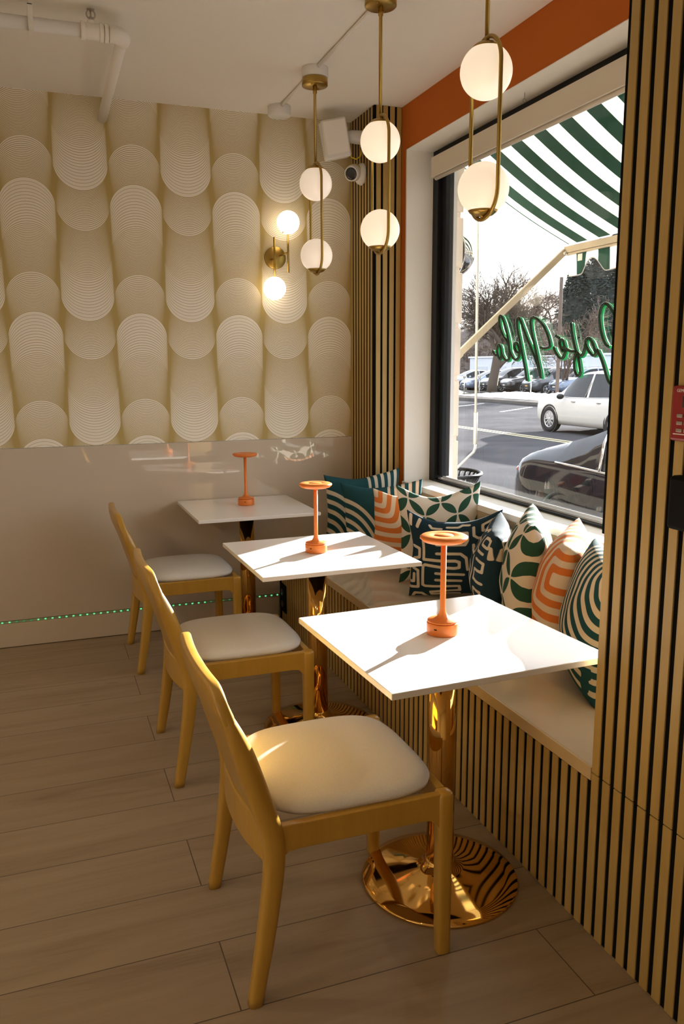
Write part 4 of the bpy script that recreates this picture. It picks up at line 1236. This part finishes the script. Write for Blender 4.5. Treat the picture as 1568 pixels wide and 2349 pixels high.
# ------------------------------------------------------------------ trees
def bare_tree(name, label, h, r0, seed, depth=5, spread=.55, group=None, kids=3, mt='bark', first=.35, rmin=.012):
    rnd = random.Random(seed); t = thing(name, label, 'tree', (0, 0, 0), 0, group)
    tr = MB(); cr_ = MB()
    def grow(p, d, ln, r, k):
        p = Vector(p); d = Vector(d).normalized(); pts = [p.copy()]; rs = [r]; nseg = 4 if k >= depth-1 else 3
        for i in range(nseg):
            d = (d + Vector((rnd.uniform(-1,1), rnd.uniform(-1,1), rnd.uniform(-.5,.8)))*.16).normalized()
            p = p + d*ln/nseg; pts.append(p.copy()); rs.append(max(rmin, r*(1-.38*(i+1)/nseg)))
        (tr if k >= depth else cr_).tube(pts, rs, 8 if k >= depth else (5 if k > 2 else 3), smooth=True)
        if k == 0: return
        n_ = kids + (1 if k >= depth-1 else 0)
        for i in range(n_):
            u = 1.0 if i == 0 else rnd.uniform(first if k == depth else .25, 1)
            q_ = pts[0].lerp(pts[-1], u) if k < depth else pts[min(int(u*nseg), nseg)]
            a = rnd.uniform(0, 2*PI); o_ = d.orthogonal().normalized(); o_.rotate(Matrix.Rotation(a, 3, d))
            dd_ = (d + o_*rnd.uniform(spread*.7, spread*1.7)).normalized()
            grow(q_, dd_, ln*rnd.uniform(.58, .82), r*(.60 if i else .62)*(1-.2*rnd.random()), k-1)
    grow((0, 0, -.1), (rnd.uniform(-.1,.1), rnd.uniform(-.1,.1), 1), h*.34, r0, depth)
    tr.obj('trunk', M['bark'], t); cr_.obj('branches', M[mt], t)
    return t
bt = bare_tree('bare_tree', 'large bare street tree with thick leaning trunk in front of parked cars', 9.8, .36, 12, 6, .55, 'bare winter trees', first=.6, rmin=.010, kids=4)
bt.location = (27.6, 46.9, GZ); bt.rotation_euler.z = 1.0
bt2 = bare_tree('bare_tree', 'slender bare brown tree behind the tall thin pole', 6.4, .12, 23, 6, .5, 'bare winter trees', mt='twig', rmin=.009)
bt2.location = (29.6, 42.0, GZ)
ta = bare_tree('bare_tree', 'brown bare tree in the wood behind the parked cars', 13, .28, 31, 6, .6, 'bare trees in the wood', mt='twig', rmin=.03)
tb = bare_tree('bare_tree', 'brown bare tree in the wood behind the parked cars', 11, .26, 45, 6, .7, 'bare trees in the wood', mt='twig', rmin=.03)
ta.location = (64.5, 115, GZ); tb.location = (64.5, 86.5, GZ); ta.scale = (.55, .55, .55); tb.scale = (.6, .6, .62)
rnd = random.Random(5)
HILL = lambda x: 11*(1-math.exp(-max(0, x-62)*.09))
spots = [(72.5, y, s_) for y, s_ in ((109, .56), (117, .52), (125, .56))] + [(81, y, s_) for y, s_ in ((119, .6), (129, .62), (139, .6))] + [(91, y, s_) for y, s_ in ((125, .66), (136, .66), (147, .68), (158, .66))] + [(63.5, y, .50) for y in (92.5, 98.5, 104.5, 110.5)] + [(104, y, .74) for y in (138, 149, 160, 171)]
V = []; F = []; W_ = 41
for i in range(21):
    for j in range(W_):
        x = 62 + i*5; y = 40 + j*5
        V.append((x, y, GZ + HILL(x) + (1.2*noise.noise(Vector((x*.08, y*.08, 3))) if i else -.3)))
for i in range(20):
    for j in range(W_-1): F.append((i*W_+j, (i+1)*W_+j, (i+1)*W_+j+1, i*W_+j+1))
M['hill'] = mat('leaf_litter', (.075, .055, .045), .95)
struct(MB().add(V, F, True).obj('floor_hillside', M['hill']))
for i, (x, y, s_) in enumerate(spots):
    o = copy_tree(ta if i % 2 else tb); o.location = (x, y, GZ + HILL(x) - .2); o.rotation_euler.z = rnd.uniform(0, 6.28); o.scale = (s_*1.05, s_*1.05, s_*.88)
def conifer(label, h, r, seed, group):
    rnd = random.Random(seed); t = thing('conifer_tree', label, 'tree', (0, 0, 0), 0, group)
    MB().tube([(0, 0, 0), (0, 0, h*.95)], [r*.09, .02], 8).obj('trunk', M['bark'], t)
    b = MB(); b.lathe([(r*.72, h*.07), (r*.6, h*.3), (r*.36, h*.6), (.05, h*.92)], 14, smooth=False); V = []; F = []
    for k in range(2600):
        u = rnd.random()**.8; z = h*(.06 + .94*u); rr = r*(1-u)**.8*rnd.uniform(.35, 1.05)+.05; a = rnd.uniform(0, 2*PI)
        c = Vector((rr*math.cos(a), rr*math.sin(a), z)); out_ = Vector((math.cos(a), math.sin(a), rnd.uniform(-.5, .25))).normalized()
        sd = Vector((-math.sin(a), math.cos(a), rnd.uniform(-.4,.4))); L_ = rnd.uniform(.35, .8)*(.5+.6*(1-u)); w_ = rnd.uniform(.12, .28)
        i0 = len(V); V += [c - sd*w_, c + sd*w_, c + out_*L_, c + Vector((0, 0, .22))]
        F += [(i0, i0+1, i0+2), (i0, i0+2, i0+3), (i0+1, i0+3, i0+2), (i0, i0+3, i0+1)]
    b.add(V, F).obj('foliage', M['needle'], t)
    return t
ca = conifer('dark conifer in the wood seen below the awning at right', 14.5, 3.6, 3, 'dark conifers in the wood')
ca.location = (69, 95.5, GZ + HILL(69) - .3)
ca.scale = (.9, .9, .82)
for x, y, s_ in ((70, 88, .84), (78, 107.5, .8), (78, 99.5, .86), (87, 115, .85), (87, 106, .85)):
    o = copy_tree(ca); o.location = (x, y, GZ + HILL(x) - .3); o.scale = (s_*1.1, s_*1.1, s_); o.rotation_euler.z = x

# ================================================================== LIGHT
sun = bpy.data.lights.new('sun', 'SUN'); sun.energy = SUN_E; sun.angle = math.radians(.55); sun.color = (1, .95, .87)
so = link(bpy.data.objects.new('sun', sun))
SUN_DIR = Vector((.838, .545, .245)).normalized()      # towards the sun
so.matrix_world = SUN_DIR.to_track_quat('Z', 'Y').to_matrix().to_4x4()
wd = bpy.data.worlds.new('sky'); S.world = wd; wd.use_nodes = True
nt = wd.node_tree; bg = nt.nodes['Background']
sk = nt.nodes.new('ShaderNodeTexSky'); sk.sky_type = 'NISHITA'; sk.sun_disc = False
sk.sun_elevation = math.asin(SUN_DIR.z); sk.sun_rotation = math.atan2(SUN_DIR.x, SUN_DIR.y)
sk.air_density = 1.0; sk.dust_density = 2.0; sk.ozone_density = 1.0
sx_ = nt.nodes.new('ShaderNodeMix'); sx_.data_type = 'RGBA'; sx_.inputs[0].default_value = SKY_MIX
sc_ = nt.nodes.new('ShaderNodeVectorMath'); sc_.operation = 'SCALE'; sc_.inputs['Scale'].default_value = SKY_S
nt.links.new(sk.outputs[0], sc_.inputs[0]); nt.links.new(sc_.outputs[0], sx_.inputs[6]); sx_.inputs[7].default_value = SKY_COL
nt.links.new(sx_.outputs[2], bg.inputs[0]); bg.inputs[1].default_value = 1.0

def fill_light(x, y, e, size=.16, col=(1, .80, .54), spread=170):  # unseen area light added under the ceiling to brighten the room, no fitting
    l = bpy.data.lights.new('fill_light', 'AREA'); l.shape = 'DISK'; l.size = size; l.energy = e; l.color = col; l.spread = math.radians(spread)
    o = link(bpy.data.objects.new('fill_light', l)); o.location = (x, y, ZC - .012)
    return o
for x, y, e in FILL_LIGHTS: fill_light(x, y, e)

# ================================================================== CAMERA
cd_ = bpy.data.cameras.new('camera'); cd_.sensor_fit = 'VERTICAL'; cd_.sensor_height = 36; cd_.lens = 28.7332; cd_.clip_end = 600
co_ = link(bpy.data.objects.new('camera', cd_))
R_ = Vector((.93831369, -.34574961, -.00496227)); U_ = Vector((.06539353, .16334013, .98440017)); F_ = Vector((.33954543, .92400066, -.17587407))
co_.matrix_world = Matrix(((R_.x, U_.x, -F_.x, 0), (R_.y, U_.y, -F_.y, 0), (R_.z, U_.z, -F_.z, 1.4962), (0, 0, 0, 1)))
S.camera = co_
S.view_settings.view_transform = 'Standard'; S.view_settings.look = 'None'
S.view_settings.exposure = EXPO; S.view_settings.gamma = 1
S.view_settings.use_curve_mapping = False
S.cycles.max_bounces = 10; S.cycles.diffuse_bounces = 5; S.cycles.glossy_bounces = 5; S.cycles.transparent_max_bounces = 16
S.cycles.use_denoising = True; S.cycles.sample_clamp_indirect = 6.0; S.cycles.caustics_reflective = True; S.cycles.blur_glossy = .3
